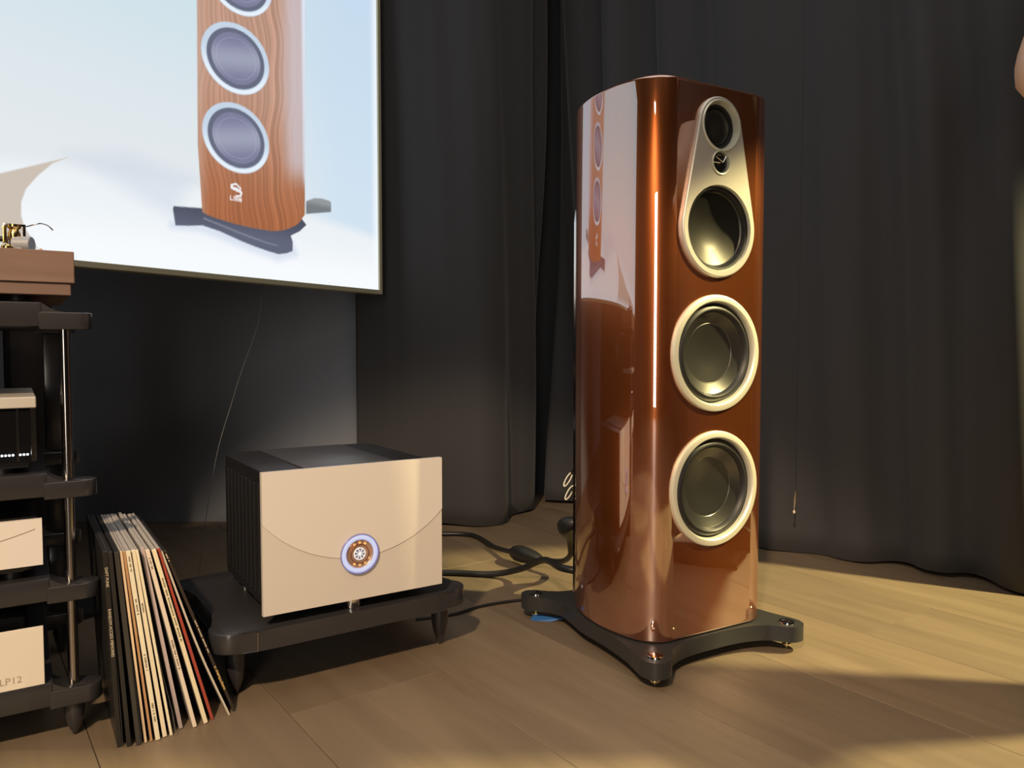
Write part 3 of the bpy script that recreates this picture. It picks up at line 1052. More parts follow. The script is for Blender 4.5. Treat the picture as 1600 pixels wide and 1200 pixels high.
# dial
DM = Matrix.Translation((0.177, 0.0, 0.2429)) @ Matrix.Rotation(PI / 2, 4, 'X')
dial = lathe('dial', [(0.0, 0.0008), (0.0235, 0.0008), (0.0255, 0.0020), (0.026, 0.003)], mat('dial_face_copper', (0.62, 0.42, 0.34), rough=0.3, metal=0.6), AMP, 64, DM)
dial['label'] = 'round glowing dial'
lathe('glow_ring', [(0.026, 0.0012), (0.0275, 0.0034), (0.031, 0.0042), (0.0345, 0.0034), (0.0355, 0.0012)], mat('blue_white_glow', (0.5, 0.6, 0.8), rough=0.3, emit=(0.42, 0.54, 1.0), strength=0.45), dial, 72, DM)
lathe('outer_rim', [(0.0355, 0.001), (0.0362, 0.0040), (0.0372, 0.0040), (0.0378, 0.001)], mat('violet_glass_rim', (0.35, 0.32, 0.62), rough=0.15, metal=0.4), dial, 72, DM)
lathe('inner_rim', [(0.0165, 0.0008), (0.0170, 0.0024), (0.0178, 0.0024), (0.0183, 0.0008)], mat('copper_rim', (0.50, 0.26, 0.16), rough=0.25, metal=1.0), dial, 48, DM)
Mgold = mat('lit_gold_numeral', (0.9, 0.6, 0.25), rough=0.3, emit=(1.0, 0.62, 0.25), strength=0.5)
for k in range(12):
    a = R(90 - 30 * k)
    if k in (2, 3, 8, 9, 10):
        continue
    bm = bmesh.new()
    for off in (-0.0012, 0.0012):
        add_box(bm, off - 0.0006, off + 0.0006, -0.0019, 0.0019, 0.0, 0.0008)
    bm.transform(DM @ Matrix.Rotation(a - PI / 2, 4, 'Z') @ Matrix.Translation((0, 0.0208, 0.0010)))
    bm_obj('dial_mark', bm, Mgold, dial)
Mwhite = mat('lit_white_emblem', (0.8, 0.85, 0.95), rough=0.3, emit=(0.85, 0.9, 1.0), strength=0.4)
lathe('emblem_ring', [(0.0100, 0.0009), (0.0104, 0.0018), (0.0114, 0.0018), (0.0118, 0.0009)], Mwhite, dial, 40, DM)
lathe('emblem_disc', [(0.0, 0.0012), (0.0098, 0.0012), (0.0100, 0.0008)], mat('emblem_blue_grey', (0.25, 0.28, 0.38), rough=0.4), dial, 40, DM)
for k in range(4):
    bm = bmesh.new()
    add_box(bm, -0.0100, 0.0100, -0.0007, 0.0007, 0.0010, 0.0019)
    bm.transform(DM @ Matrix.Rotation(R(45 * k + 15), 4, 'Z'))
    bm_obj('emblem_spoke', bm, Mwhite, dial)


# ------------------------------------------------------------------ lobed shelf (shared design of stand and rack)
def lobed_outline(x0, x1, y0, y1, lobe_x, lobe_y, lr):
    """main rectangle x0..x1,y0..y1 with a round lobe at each corner centre (x0-lobe_x, y0+lobe_y)"""
    pts = []

    # right front, going counter-clockwise starting at front edge right end
    def lobe(cx, cy, a0, a1):
        return [(cx + lr * math.cos(R(a0 + (a1 - a0) * k / 12)), cy + lr * math.sin(R(a0 + (a1 - a0) * k / 12))) for k in range(13)]
    xr, xl = x1 + lobe_x, x0 - lobe_x
    yf, yb = y0 + lobe_y, y1 - lobe_y
    pts += [(x1 - 0.02, y0), (x1 - 0.004, y0 + 0.002)]
    pts += lobe(xr, yf, -100, 50)
    pts += [(xr + 0.022, yf + lr + 0.012), (xr + 0.012, yf + lr + 0.05), (xr + 0.012, yb - lr - 0.05), (xr + 0.022, yb - lr - 0.012)]
    pts += lobe(xr, yb, -50, 100)
    pts += [(x1 - 0.004, y1 - 0.002), (x1 - 0.02, y1), (x0 + 0.02, y1), (x0 + 0.004, y1 - 0.002)]
    pts += lobe(xl, yb, 80, 230)
    pts += [(xl - 0.022, yb - lr - 0.012), (xl - 0.012, yb - lr - 0.05), (xl - 0.012, yf + lr + 0.05), (xl - 0.022, yf + lr + 0.012)]
    pts += lobe(xl, yf, 130, 280)
    pts += [(x0 + 0.004, y0 + 0.002), (x0 + 0.02, y0)]
    return pts


# amplifier stand
ST = thing('equipment_stand', 'low black lobed stand on bullet feet carrying the amplifier', 'stand', (-0.431, 1.312, 0), R(34.2))
prism('shelf', lobed_outline(-0.012, 0.352, -0.004, 0.40, 0.030, 0.048, 0.040), 0.100, 0.1355, M_stand, ST, 0.003)
for x in (-0.030, 0.388):
    for y in (0.075, 0.33):
        lathe('bullet_foot', [(0.0, 0.0), (0.003, 0.002), (0.009, 0.016), (0.0145, 0.034), (0.0175, 0.052), (0.0180, 0.066), (0.0180, 0.101), (0.0, 0.101)], M_stand, ST, 28, Matrix.Translation((x, y, 0)))
box('front_strip', (-0.0125, -0.0105, -0.0048, -0.002, 0.1015, 0.1335), M_darkchrome, ST)

# ------------------------------------------------------------------ rack
RK = thing('hifi_rack', 'black four shelf hi-fi rack with chrome posts at the left edge', 'rack', (-0.707, 1.215, 0), R(33))
RL, RB = -0.56, 0.40        # left post x, back post y
levels = [(0.062, 0.100), (0.2296, 0.2658), (0.3934, 0.4302), (0.6574, 0.6946)]
for zb, zt in levels:
    bm = bmesh.new()
    add_prism(bm, rounded(RL + 0.03, -0.028, -0.022, RB + 0.022, 0.006, 3), zb, zt, 0.0025)
    sh = bm_obj('shelf', bm, M_stand, RK, 35)
    for px in (RL, 0.0):
        for py in (0.0, RB):
            s = 1 if px == 0.0 else -1
            pts = []
            # lobe reaching outwards from the shelf corner, with a scooped shoulder
            hw = 0.024
            xs = [(-0.034 * s, -hw), (0.018 * s, -hw)]
            for k in range(1, 12):
                a = R(-90 + 180 * k / 12)
                xs.append(((0.018 + 0.022 * math.cos(a)) * s, hw * math.sin(a)))
            xs += [(0.018 * s, hw), (-0.034 * s, hw)]
            pts = [(px + x, py + y) for x, y in xs]
            if s < 0:
                pts = pts[::-1]
            prism('shelf_lobe', pts, zb - 0.004, zt - 0.015, M_stand, sh, 0.0018)
            # scoop
            bm = bmesh.new()
            prof = [(-0.030, zt - 0.015), (-0.030, zt - 0.001), (-0.026, zt - 0.004), (-0.020, zt - 0.008), (-0.012, zt - 0.012), (0.0, zt - 0.015)]
            fr = [bm.verts.new((px + s * x, py - hw + 0.002, z)) for x, z in prof]
            bk = [bm.verts.new((px + s * x, py + hw - 0.002, z)) for x, z in prof]
            bm.faces.new(fr)
            bm.faces.new(bk[::-1])
            for k in range(len(prof)):
                j = (k + 1) % len(prof)
                bm.faces.new((fr[k], fr[j], bk[j], bk[k]))
            bm_obj('shelf_scoop', bm, M_stand, sh, 30)
for px in (RL, 0.0):
    for py in (0.0, RB):
        if py == 0.0:
            for (z0, z1) in ((0.085, 0.2256), (0.2508, 0.3894), (0.4152, 0.6534)):
                lathe('post', [(0.0, z0), (0.0078, z0), (0.0078, z1), (0.0, z1)], M_darkchrome, RK, 28, Matrix.Translation((px, py, 0)))
        else:
            for (z0, z1) in ((0.085, 0.2256), (0.2508, 0.3894), (0.4152, 0.6534)):
                box('rear_post', (px - 0.019, px + 0.019, py - 0.012, py + 0.012, z0, z1), M_stand, RK, 0.004)
        lathe('bullet_foot', [(0.0, 0.0), (0.003, 0.002), (0.008, 0.012), (0.0125, 0.026), (0.0145, 0.040), (0.0145, 0.0585), (0.0, 0.0585)], M_stand, RK, 24, Matrix.Translation((px, py, 0)))

RKM = Matrix.Translation((-0.707, 1.215, 0)) @ Matrix.Rotation(R(33), 4, 'Z')


def rk_loc(x, y, z):
    return tuple(RKM @ Vector((x, y, z)))


# turntable on top
TT = thing('turntable', 'turntable with reddish wooden plinth on top of the rack', 'turntable', rk_loc(0, 0, 0.6946), R(33))
M_wood = mat('reddish_plinth_wood', (0.17, 0.105, 0.080), rough=0.42, noise=((6, 60, 60), (0.21, 0.135, 0.105), 0.2), coat=0.2)
M_wood2 = mat('plinth_base_wood', (0.16, 0.10, 0.078), rough=0.5)
zb = 0.6946
PX1, PX0, PY0, PY1 = 0.0150, -0.43, -0.022, 0.334
box('plinth', (PX0, PX1, PY0, PY1, 0.7250 - zb, 0.7740 - zb), M_wood, TT, 0.001, 1)
box('plinth_base', (PX0 + 0.005, PX1 - 0.005, PY0 + 0.004, PY1 - 0.004, 0.7060 - zb, 0.7245 - zb), M_wood2, TT, 0.001, 1)
box('plinth_top', (PX0 + 0.012, PX1 - 0.012, PY0 + 0.012, PY1 - 0.012, 0.7738 - zb, 0.7752 - zb), M_black_satin, TT)
for x in (PX0 + 0.04, PX1 - 0.075):
    for y in (PY0 + 0.04, PY1 - 0.04):
        lathe('turntable_foot', [(0.0, 0.0), (0.013, 0.0), (0.015, 0.003), (0.013, 0.0118), (0.0, 0.0118)], M_black_rubber, TT, 20, Matrix.Translation((x, y, 0)))
lathe('platter', [(0.0, 0.7755 - zb), (0.14, 0.7755 - zb), (0.142, 0.779 - zb), (0.142, 0.792 - zb), (0.140, 0.795 - zb), (0.006, 0.795 - zb), (0.004, 0.803 - zb), (0.0, 0.803 - zb)], M_darkchrome, TT, 72, Matrix.Translation((-0.245, 0.17, 0)))
ty = 0.085
tx = -0.062
za = 0.7752 - zb
ta = lathe('tonearm_base', [(0.0, za), (0.020, za), (0.021, za + 0.003), (0.019, za + 0.008), (0.011, za + 0.010), (0.010, za + 0.022), (0.0, za + 0.022)], M_darkchrome, TT, 32, Matrix.Translation((tx, ty, 0)))
lathe('gimbal', [(0.0, za + 0.020), (0.0065, za + 0.020), (0.009, za + 0.026), (0.009, za + 0.034), (0.0065, za + 0.040), (0.010, za + 0.044), (0.010, za + 0.048), (0.0, za + 0.048)], M_brass, ta, 24, Matrix.Translation((tx, ty, 0)))
box('yoke', (tx - 0.016, tx + 0.016, ty - 0.004, ty + 0.004, za + 0.0445, za + 0.0495), M_darkchrome, ta, 0.001)
box('yoke_arm', (tx + 0.010, tx + 0.016, ty - 0.004, ty + 0.004, za + 0.018, za + 0.046), M_darkchrome, ta, 0.001)
box('yoke_arm', (tx - 0.016, tx - 0.010, ty - 0.004, ty + 0.004, za + 0.018, za + 0.046), M_brass, ta, 0.001)
tube('cable_bridge', catmull([(tx - 0.012, ty, za + 0.050), (tx + 0.012, ty, za + 0.046), (tx + 0.026, ty, za + 0.050), (tx + 0.037, ty - 0.002, za + 0.053), (tx + 0.047, ty - 0.004, za + 0.050), (tx + 0.054, ty - 0.004, za + 0.043)], False, 6), 0.0011, M_darkchrome, ta, 6)
# counterweight, disc towards the front right
cw = lathe('counterweight', [(0.0, 0.0), (0.0120, 0.0), (0.0130, 0.001), (0.0130, 0.026), (0.0120, 0.027), (0.0, 0.027)], mat('grey_counterweight', (0.42, 0.44, 0.50), rough=0.3, metal=0.4), ta, 32,
           Matrix.Translation((tx + 0.024, ty - 0.012, za + 0.0165)) @ Matrix.Rotation(R(-25), 4, 'Z') @ Matrix.Rotation(-PI / 2, 4, 'Y'))
tube('arm_tube', [(tx, ty, za + 0.024), (tx - 0.09, ty + 0.01, za + 0.026), (tx - 0.21, ty - 0.035, za + 0.026)], 0.0045, M_black_satin, ta, 12)
lathe('pillar', [(0.0, za), (0.004, za), (0.004, za + 0.012), (0.0, za + 0.012)], M_brass, ta, 16, Matrix.Translation((tx - 0.024, ty - 0.03, 0)))
lathe('pillar', [(0.0, za), (0.0085, za), (0.0085, za + 0.009), (0.006, za + 0.012), (0.0, za + 0.012)], M_brass, ta, 20, Matrix.Translation((tx - 0.010, ty - 0.035, 0)))
tube('lift_lever', [(tx + 0.028, ty - 0.03, za + 0.001), (tx + 0.037, ty - 0.032, za + 0.008)], [0.0016, 0.0022], mat('copper_lever', (0.55, 0.33, 0.26), rough=0.3, metal=0.7), ta, 8)

# streamer on the third shelf: silver lid over a black glass front with lit dots
SR = thing('music_streamer', 'black glass fronted hi-fi unit with silver lid and row of white lights', 'hi-fi unit', rk_loc(0, 0, 0.4302), R(33))
z0 = 0.4302
XR = -0.0408
box('lid', (XR - 0.38, XR, -0.020, 0.30, 0.5327 - z0, 0.5495 - z0), M_silver, SR, 0.0012, 1)
box('body', (XR - 0.372, XR - 0.004, -0.008, 0.295, 0.4495 - z0, 0.5325 - z0), M_black_satin, SR)
box('glass_front', (XR - 0.375, XR - 0.009, -0.0135, -0.008, 0.4500 - z0, 0.5322 - z0), M_black_glass, SR)
box('side_post', (XR - 0.0088, XR - 0.001, -0.0145, -0.006, 0.4500 - z0, 0.5322 - z0), M_darkchrome, SR, 0.001, 1)
for k in range(4):  # thin bars imitating upright reflections in the glass
    x = XR - 0.025 - 0.028 * k
    box('reflection_line', (x - 0.0018, x + 0.0018, -0.0145, -0.0130, 0.4510 - z0, 0.5315 - z0), M_darkchrome, SR)
Mled = mat('white_led', (0.9, 0.95, 1.0), emit=(0.85, 0.93, 1.0), strength=3.0)
for k in range(18):
    if k == 3:
        continue
    x = XR - 0.0130 - 0.0047 * k
    bm = bmesh.new()
    add_lathe(bm, [(0.0, 0.0018), (0.0013, 0.0012), (0.0017, 0.0)], 10, Matrix.Translation((x, -0.0145, 0.4610 - z0)) @ Matrix.Rotation(PI / 2, 4, 'X'))
    bm_obj('light_dot', bm, Mled, SR, 180)
box('plinth', (XR - 0.36, XR - 0.012, -0.004, 0.285, 0.4400 - z0, 0.4495 - z0), M_black_satin, SR)
for x in (XR - 0.33, XR - 0.045):
    for y in (0.02, 0.26):
        lathe('unit_foot', [(0.0, 0.0), (0.014, 0.0), (0.014, 0.0098), (0.0, 0.0098)], M_black_rubber, SR, 20, Matrix.Translation((x, y, 0)))

# silver fronted unit on the second shelf
CU_ = thing('control_unit', 'black hi-fi unit with plain pale front plate and engraved arc', 'hi-fi unit', rk_loc(0, 0, 0.2658), R(33))
z0 = 0.2658
XR = -0.0378
fpp = slab_xz('front_plate', [(XR - 0.35, 0.2886 - z0), (XR, 0.2886 - z0), (XR, 0.3607 - z0), (XR - 0.35, 0.3607 - z0)], -0.020, -0.012, M_plate, CU_)
bm = bmesh.new()
add_tube(bm, [(XR - 0.0095 - 0.10 * (k / 16), -0.0201, 0.3455 - z0 - 0.034 * (k / 16) + 0.010 * (k / 16) ** 2) for k in range(17)], 0.0006, 5)
bm_obj('engraved_arc', bm, mat('engraved_line', (0.30, 0.24, 0.17), rough=0.7), fpp)
prism('body', rounded(XR - 0.345, XR - 0.006, -0.012, 0.31, 0.02), 0.2800 - z0, 0.3590 - z0, M_black_satin, CU_, 0.003)
for x in (XR - 0.31, XR - 0.04):
    for y in (0.02, 0.27):
        lathe('unit_foot', [(0.0, 0.0), (0.014, 0.0), (0.014, 0.0145), (0.0, 0.0145)], M_black_rubber, CU_, 20, Matrix.Translation((x, y, 0)))

# black unit and card on the lowest shelf
BU = thing('power_supply_unit', 'plain black box unit behind white card on the lowest rack shelf', 'hi-fi unit', rk_loc(0, 0, 0.100), R(33))
prism('body', rounded(-0.40, -0.060, 0.03, 0.34, 0.012), 0.010, 0.098, M_black_satin, BU, 0.003)
for x in (-0.36, -0.10):
    for y in (0.06, 0.30):
        lathe('unit_foot', [(0.0, 0.0), (0.014, 0.0), (0.014, 0.0105), (0.0, 0.0105)], M_black_rubber, BU, 20, Matrix.Translation((x, y, 0)))
CARD = thing('information_card', 'white printed card standing on the lowest shelf of the rack', 'card', rk_loc(0, 0, 0.100), R(33))
M_card = mat('cream_card', (0.74, 0.68, 0.58), rough=0.6)
cd = box('card_board', (-0.1905, -0.0402, -0.021, -0.017, 0.0004, 0.0925), M_card, CARD, 0.0005, 1)
txt = text_mesh('x LP12', 0.0150, 'RIGHT')
for v in txt.vertices:
    x, y = v.co.x, v.co.y
    v.co = (-0.0695 + x, -0.0213, 0.0150 + y)
to = link('card_text', txt, mat('grey_print', (0.36, 0.30, 0.22), rough=0.7), CARD)

# ------------------------------------------------------------------ records
def rec_mat(name, c, r=0.45):
    return mat(name, c, rough=r)


cream = rec_mat('cream_sleeve', (0.74, 0.66, 0.46))
cream2 = rec_mat('ivory_sleeve', (0.78, 0.72, 0.55))
RECS = [  # x, y, lean, thick, spine colour, label, texts [(string, start fraction from top, size, colour)]
    (0.0003, -0.0002, 2.5, 0.0062, (0.018, 0.017, 0.016), 'black record sleeve with pale spine lettering, leftmost of the row', [('DAFT PUNK', 0.08, 0.0058), ('RANDOM ACCESS MEMORIES', 0.29, 0.0058)]),
    (0.0131, -0.0062, 3.65, 0.0058, (0.022, 0.020, 0.019), 'plain black record sleeve, second from the left in the row', []),
    (0.0263, -0.0101, 4.55, 0.0062, (0.045, 0.042, 0.036), 'charcoal record sleeve beside a thin tan one, third from left', []),
    (0.0367, -0.0075, 5.25, 0.0032, (0.76, 0.58, 0.38), 'thin peach record sleeve between charcoal and brown ones', []),
    (0.0449, -0.0082, 6.0, 0.0030, (0.52, 0.30, 0.15), 'thin orange brown record sleeve left of a thick cream one', []),
    (0.0541, -0.0094, 6.7, 0.0062, (0.86, 0.80, 0.60), 'cream record sleeve with dark spine print, sixth from left', []),
    (0.0651, -0.0046, 7.35, 0.0058, (0.84, 0.76, 0.56), 'plain cream record sleeve, seventh from the left', []),
    (0.0745, -0.0058, 8.1, 0.0034, (0.88, 0.82, 0.60), 'pale yellow record sleeve with its plastic cover hanging loose', []),
    (0.0916, 0.0103, 9.55, 0.0054, (0.56, 0.47, 0.46), 'lilac grey record sleeve in the middle of the row', []),
    (0.1118, 0.0022, 12.15, 0.0056, (0.84, 0.74, 0.60), 'pinkish cream record sleeve with small dark spine print', []),
    (0.1296, 0.0061, 13.65, 0.0060, (0.88, 0.80, 0.54), 'yellowish record sleeve with a long line of spine print', []),
    (0.1414, 0.0142, 14.45, 0.0042, (0.40, 0.07, 0.045), 'red spined record sleeve right of the yellowish one', []),
    (0.1690, 0.0165, 18.7, 0.0026, (0.62, 0.56, 0.46), 'bowed thin grey white record sleeve, second from right', []),
    (0.1792, 0.0248, 19.6, 0.0042, (0.040, 0.030, 0.024), 'dark record sleeve with gold spine print, rightmost of the row', []),
]
RO = Vector((-0.614, 1.173, 0))
RZm = Matrix.Rotation(R(33), 4, 'Z')
SZ, SD = 0.312, 0.312
M_board = mat('grey_white_sleeve_board', (0.42, 0.40, 0.38), rough=0.5)
M_board_d = mat('dark_sleeve_board', (0.022, 0.021, 0.021), rough=0.35)
M_print_d = mat('dark_print', (0.14, 0.11, 0.08), rough=0.7)
M_print_l = mat('pale_print', (0.75, 0.66, 0.48), rough=0.6)
M_plastic = mat('clear_plastic_cover', (0.75, 0.76, 0.78), rough=0.15, alpha=0.35)
rr = random.Random(8)
for i, (x, y, lean, th, colr, lab, texts) in enumerate(RECS):
    l = R(lean)
    p = RO + RZm @ Vector((x, y, 0))
    rt = thing('record_sleeve', lab, 'record', (p.x, p.y, th / 2 * math.sin(l) + 0.0003), 0, 'records leaning in a row beside the rack')
    rt.rotation_euler = (0, -l, R(33))
    dark = sum(colr) < 0.2
    sm_ = rec_mat('record_spine_colour', colr, 0.4)
    bowed = i == 12
    # board
    bm = bmesh.new()
    if not bowed:
        add_box(bm, -th / 2, th / 2, 0.0012, SD, 0, SZ, 0.0006, 1)
    else:
        n = 16
        vs = []
        for k in range(n + 1):
            z = SZ * k / n
            bow = -0.006 * math.sin(PI * (k / n)) ** 1.2 * (1 - 0.55 * k / n)
            for (xx, yy) in ((-th / 2, 0.0012), (th / 2, 0.0012), (th / 2, SD), (-th / 2, SD)):
                vs.append(bm.verts.new((xx + bow * (1 - 0.6 * (yy > 0.1)), yy, z)))
        for k in range(n):
            for j in range(4):
                a, b = k * 4 + j, k * 4 + (j + 1) % 4
                bm.faces.new((vs[a], vs[b], vs[b + 4], vs[a + 4]))
        bm.faces.new(vs[:4])
        bm.faces.new(vs[-4:])
    bm_obj('sleeve', bm, M_board_d if dark else M_board, rt, 30)
    # spine strip
    bm = bmesh.new()
    if not bowed:
        add_box(bm, -th / 2 - 0.0002, th / 2 + 0.0002, 0.0, 0.004, 0.0003, SZ - 0.0003, 0.0004, 1)
    else:
        n = 16
        vs = []
        for k in range(n + 1):
            z = SZ * k / n
            bow = -0.006 * math.sin(PI * (k / n)) ** 1.2 * (1 - 0.55 * k / n)
            for (xx, yy) in ((-th / 2 - 0.0002, 0.0), (th / 2 + 0.0002, 0.0), (th / 2 + 0.0002, 0.004), (-th / 2 - 0.0002, 0.004)):
                vs.append(bm.verts.new((xx + bow, yy, z)))
        for k in range(n):
            for j in range(4):
                a, b = k * 4 + j, k * 4 + (j + 1) % 4
                bm.faces.new((vs[a], vs[b], vs[b + 4], vs[a + 4]))
        bm.faces.new(vs[:4])
        bm.faces.new(vs[-4:])
    spn = bm_obj('spine', bm, sm_, rt)
    for s_, f0, size in texts:
        tm = text_mesh(s_, size)
        for v in tm.vertices:
            a, b = v.co.x, v.co.y
            v.co = (b, -0.0003, SZ * (1 - f0) - a)
        link('spine_print', tm, M_print_l if dark else M_print_d, spn)
    # worn flecks of indistinct print on the spines that carry unreadable lettering
    marks = {5: ((0.03, 0.10), (0.25, 0.33), (0.54, 0.63), (0.80, 0.90)), 9: ((0.045, 0.10), (0.50, 0.66)), 10: ((0.16, 0.52),), 13: ((0.02, 0.07), (0.42, 0.62)), 6: ((0.28, 0.33),)}.get(i, ())
    for f0, f1 in marks:
        bm = bmesh.new()
        z = SZ * (1 - f0)
        while z > SZ * (1 - f1):
            h = rr.uniform(0.0012, 0.0026)
            w_ = th * rr.uniform(0.28, 0.42)
            add_box(bm, -w_ / 2, w_ / 2, -0.0002, 0.0004, z - h, z)
            z -= h + rr.choice((0.0006, 0.0007, 0.0008, 0.003))
        bm_obj('spine_print', bm, M_print_l if dark else M_print_d, spn)
    if i == 13:
        bm = bmesh.new()
        for k in range(26):
            z = SZ * rr.uniform(0.14, 0.30)
            w_ = rr.uniform(0.001, 0.0022)
            xx = rr.uniform(-th / 2, th / 2 - w_)
            add_box(bm, xx, xx + w_, -0.0003, 0.0004, z, z + rr.uniform(0.002, 0.005))
        bm_obj('gold_pattern', bm, mat('gold_print', (0.62, 0.42, 0.16), rough=0.5), spn)
    if i in (0, 2, 7):       # loose clear cover peeking past the spine
        bm = bmesh.new()
        prof = [(th / 2 + 0.0004, -0.0004, SZ + 0.001), (th / 2 + 0.0004, -0.002, SZ * 0.6), (th / 2 + 0.0015, -0.004, SZ * 0.35), (th / 2 + (0.006 if i == 7 else 0.0015), -0.008, SZ * 0.12), (th / 2 + (0.005 if i == 7 else 0.001), -0.006, 0.001)]
        fr = [bm.verts.new(p_) for p_ in prof]
        bk = [bm.verts.new((th / 2 + 0.0004, SD - 0.002, p_[2])) for p_ in prof]
        for k in range(len(prof) - 1):
            bm.faces.new((fr[k], fr[k + 1], bk[k + 1], bk[k]))
        bm_obj('plastic_cover', bm, M_plastic, rt, 60)

# ------------------------------------------------------------------ person standing at the right, elbow in view
PERS = thing('person', 'bare bent elbow of a person in dark clothes at the right edge', 'person', (1.19, 1.31, 0), PI)
M_skin = mat('skin', (0.80, 0.52, 0.38), rough=0.5)
M_shirt = mat('dark_shirt', (0.020, 0.020, 0.022), rough=0.85)
M_trouser = mat('dark_trousers', (0.018, 0.019, 0.025), rough=0.85)
M_shoe = mat('black_shoe_leather', (0.012, 0.012, 0.012), rough=0.4)
M_hair = mat('dark_brown_hair', (0.03, 0.018, 0.010), rough=0.6)


def skinned(name, joints, edges, m, parent, sub=2, root=0):
    me = bpy.data.meshes.new(name)
    me.from_pydata([j[0] for j in joints], edges, [])
    o = bpy.data.objects.new(name, me)
    COL.objects.link(o)
    sk = o.modifiers.new('skin', 'SKIN')
    sk.use_smooth_shade = True
    for i, j in enumerate(joints):
        r_ = j[1] if isinstance(j[1], tuple) else (j[1], j[1])
        me.skin_vertices[0].data[i].radius = r_
        me.skin_vertices[0].data[i].use_root = (i == root)
    ss = o.modifiers.new('sub', 'SUBSURF')
    ss.levels = sub
    ss.render_levels = sub
    dg = bpy.context.evaluated_depsgraph_get()
    m2 = bpy.data.meshes.new_from_object(o.evaluated_get(dg))
    bpy.data.objects.remove(o)
    bpy.data.meshes.remove(me)
    m2.name = name
    for mm in list(m2.materials):
        m2.materials.pop()
    return link(name, m2, m, parent, 180)


# local frame of the person: facing +y, right arm towards +x
EL = Vector((1.19 - 0.884, 0.0, 1.070))          # right elbow, in view
SHL = Vector((-0.175, 0.0, 1.43))
SHR = Vector((0.175, 0.0, 1.43))
J = []
E_ = []


def jn(p, r_, frm=None):
    J.append((tuple(p), r_))
    if frm is not None:
        E_.append((frm, len(J) - 1))
    return len(J) - 1


pel = jn((0, 0, 0.95), (0.145, 0.10))
wai = jn((0, 0.0, 1.12), (0.125, 0.09), pel)
che = jn((0, 0.0, 1.32), (0.14, 0.10), wai)
nb_ = jn((0, 0.0, 1.45), (0.075, 0.07), che)
nk = jn((0, 0.01, 1.505), 0.052, nb_)
hd0 = jn((0, 0.02, 1.555), (0.062, 0.075), nk)
hd1 = jn((0, 0.02, 1.63), (0.074, 0.090), hd0)
hd2 = jn((0, 0.01, 1.705), (0.066, 0.080), hd1)
for s, sh_, el in ((1, SHR, EL), (-1, SHL, Vector((-0.26, 0.0, 1.10)))):
    a = jn(sh_, 0.058, che)
    b = jn(sh_.lerp(el, 0.5), 0.049, a)
    b2 = jn(sh_.lerp(el, 0.82), 0.052, b)
    c = jn(el, 0.072, b2)
    wr = Vector((s * 0.035, 0.29, 1.16))
    c2 = jn(el.lerp(wr, 0.22), 0.056, c)
    d = jn(el.lerp(wr, 0.5), 0.036, c2)
    e = jn(wr, 0.024, d)
    pm = jn(wr + Vector((-s * 0.012, 0.045, 0.012)), (0.034, 0.016), e)
    for k in range(4):
        off = Vector((s * (0.024 - 0.016 * k), 0.035, 0.004))
        L_ = (0.030, 0.036, 0.034, 0.026)[k]
        f0 = jn(wr + Vector((-s * 0.012, 0.045, 0.012)) + off, 0.0085, pm)
        f1 = jn(Vector(J[f0][0]) + Vector((-s * 0.006, L_, 0.004)), 0.008, f0)
        jn(Vector(J[f1][0]) + Vector((-s * 0.012, L_ * 0.5, -0.016)), 0.007, f1)
    t0 = jn(wr + Vector((-s * 0.030, 0.030, 0.026)), 0.010, pm)
    jn(Vector(J[t0][0]) + Vector((-s * 0.010, 0.030, 0.014)), 0.0085, t0)
for s in (-1, 1):
    hp = jn((s * 0.095, 0, 0.90), 0.090, pel)
    th_ = jn((s * 0.10, 0.0, 0.70), 0.078, hp)
    kn = jn((s * 0.105, 0.0, 0.49), 0.056, th_)
    cf = jn((s * 0.108, -0.015, 0.34), 0.054, kn)
    an_ = jn((s * 0.11, -0.02, 0.09), 0.036, cf)
    jn((s * 0.115, 0.10, 0.04), 0.030, an_)
body = skinned('body', J, E_, M_skin, PERS)


def cloth(name, joints, edges, m):
    return skinned(name, joints, edges, m, PERS)


TS, TE = [], []


def tj(p, r_, frm=None):
    TS.append((tuple(p), r_))
    if frm is not None:
        TE.append((frm, len(TS) - 1))
    return len(TS) - 1


pz = tj((0, 0, 0.84), (0.172, 0.128))
p0 = tj((0, 0, 0.96), (0.168, 0.124), pz)
p1 = tj((0, 0, 1.12), (0.148, 0.110), p0)
p2 = tj((0, 0, 1.32), (0.158, 0.118), p1)
p3 = tj((0, 0, 1.465), (0.082, 0.078), p2)
for sh_, el in ((SHR, EL), (SHL, Vector((-0.26, 0.0, 1.10)))):
    a = tj(sh_, 0.070, p2)
    b = tj(sh_.lerp(el, 0.45), 0.062, a)
    tj(sh_.lerp(el, 0.72), 0.060, b)
sh_o = cloth('shirt', TS, TE, M_shirt)
TS, TE = [], []
p0 = tj((0, 0, 1.04), (0.150, 0.108))
p0 = tj((0, 0, 0.93), (0.158, 0.112), p0)
for s in (-1, 1):
    a = tj((s * 0.098, 0, 0.88), 0.102, p0)
    b = tj((s * 0.102, 0, 0.68), 0.090, a)
    c = tj((s * 0.106, 0, 0.48), 0.072, b)
    d = tj((s * 0.109, -0.012, 0.30), 0.068, c)
    tj((s * 0.111, -0.018, 0.085), 0.064, d)
cloth('trousers', TS, TE, M_trouser)
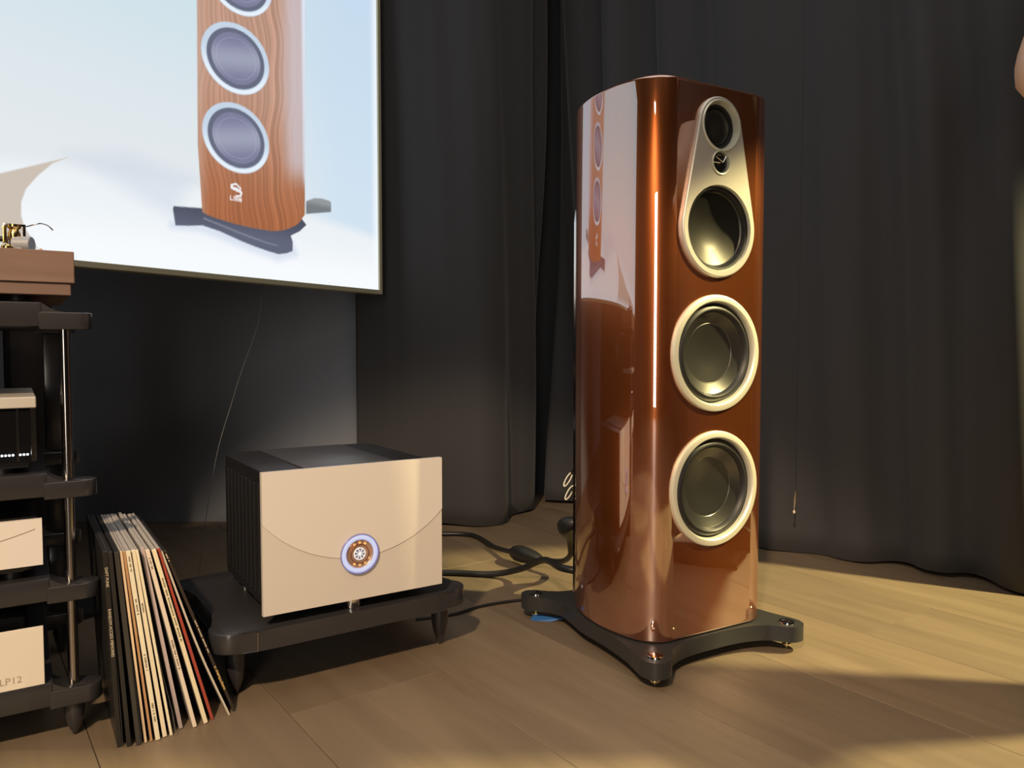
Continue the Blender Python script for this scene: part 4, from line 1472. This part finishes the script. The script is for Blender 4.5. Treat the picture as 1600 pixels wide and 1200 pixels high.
for s in (-1, 1):
    bm = bmesh.new()
    pts = [(s * 0.112 + x, y) for x, y in ((-0.036, -0.075), (-0.040, -0.02), (-0.042, 0.06), (-0.046, 0.13), (-0.034, 0.185), (0.0, 0.205), (0.034, 0.185), (0.046, 0.13), (0.042, 0.06), (0.040, -0.02), (0.036, -0.075), (0.0, -0.09))]
    add_prism(bm, pts[::-1], 0.001, 0.062, 0.02, 3)
    bm_obj('shoe', bm, M_shoe, PERS, 60)
# hair cap, ears, nose, eyes
bm = bmesh.new()
bmesh.ops.create_uvsphere(bm, u_segments=24, v_segments=16, radius=1.0)
for v in list(bm.verts):
    if v.co.z < -0.05 + 0.9 * max(0, v.co.y):
        bm.verts.remove(v)
for v in bm.verts:
    v.co = Vector((v.co.x * 0.088, v.co.y * 0.104 + 0.004, v.co.z * 0.100 + 1.675))
bm_obj('hair', bm, M_hair, PERS, 180)
lathe('nose', [(0.0, 0.024), (0.007, 0.020), (0.013, 0.006), (0.014, -0.006), (0.0, -0.010)], M_skin, PERS, 16, Matrix.Translation((0, 0.100, 1.615)) @ Matrix.Rotation(R(-70), 4, 'X'), 180)
for s in (-1, 1):
    lathe('ear', [(0.0, 0.006), (0.016, 0.006), (0.022, 0.002), (0.020, -0.004), (0.0, -0.006)], M_skin, PERS, 20, Matrix.Translation((s * 0.078, 0.01, 1.625)) @ Matrix.Rotation(PI / 2, 4, 'Y'), 180)
    lathe('eye', [(0.0, 0.011), (0.006, 0.009), (0.010, 0.003), (0.010, -0.003), (0.0, -0.009)], mat('eye_white', (0.7, 0.68, 0.65), rough=0.2), PERS, 16, Matrix.Translation((s * 0.031, 0.098, 1.642)) @ Matrix.Rotation(-PI / 2, 4, 'X'), 180)
lathe('mouth', [(0.0, 0.003), (0.012, 0.002), (0.020, 0.0), (0.0, -0.003)], mat('lips', (0.42, 0.17, 0.14), rough=0.5), PERS, 16, Matrix.Translation((0, 0.103, 1.572)) @ Matrix.Rotation(-PI / 2, 4, 'X') @ Matrix.Scale(0.35, 4, (0, 1, 0)), 180)
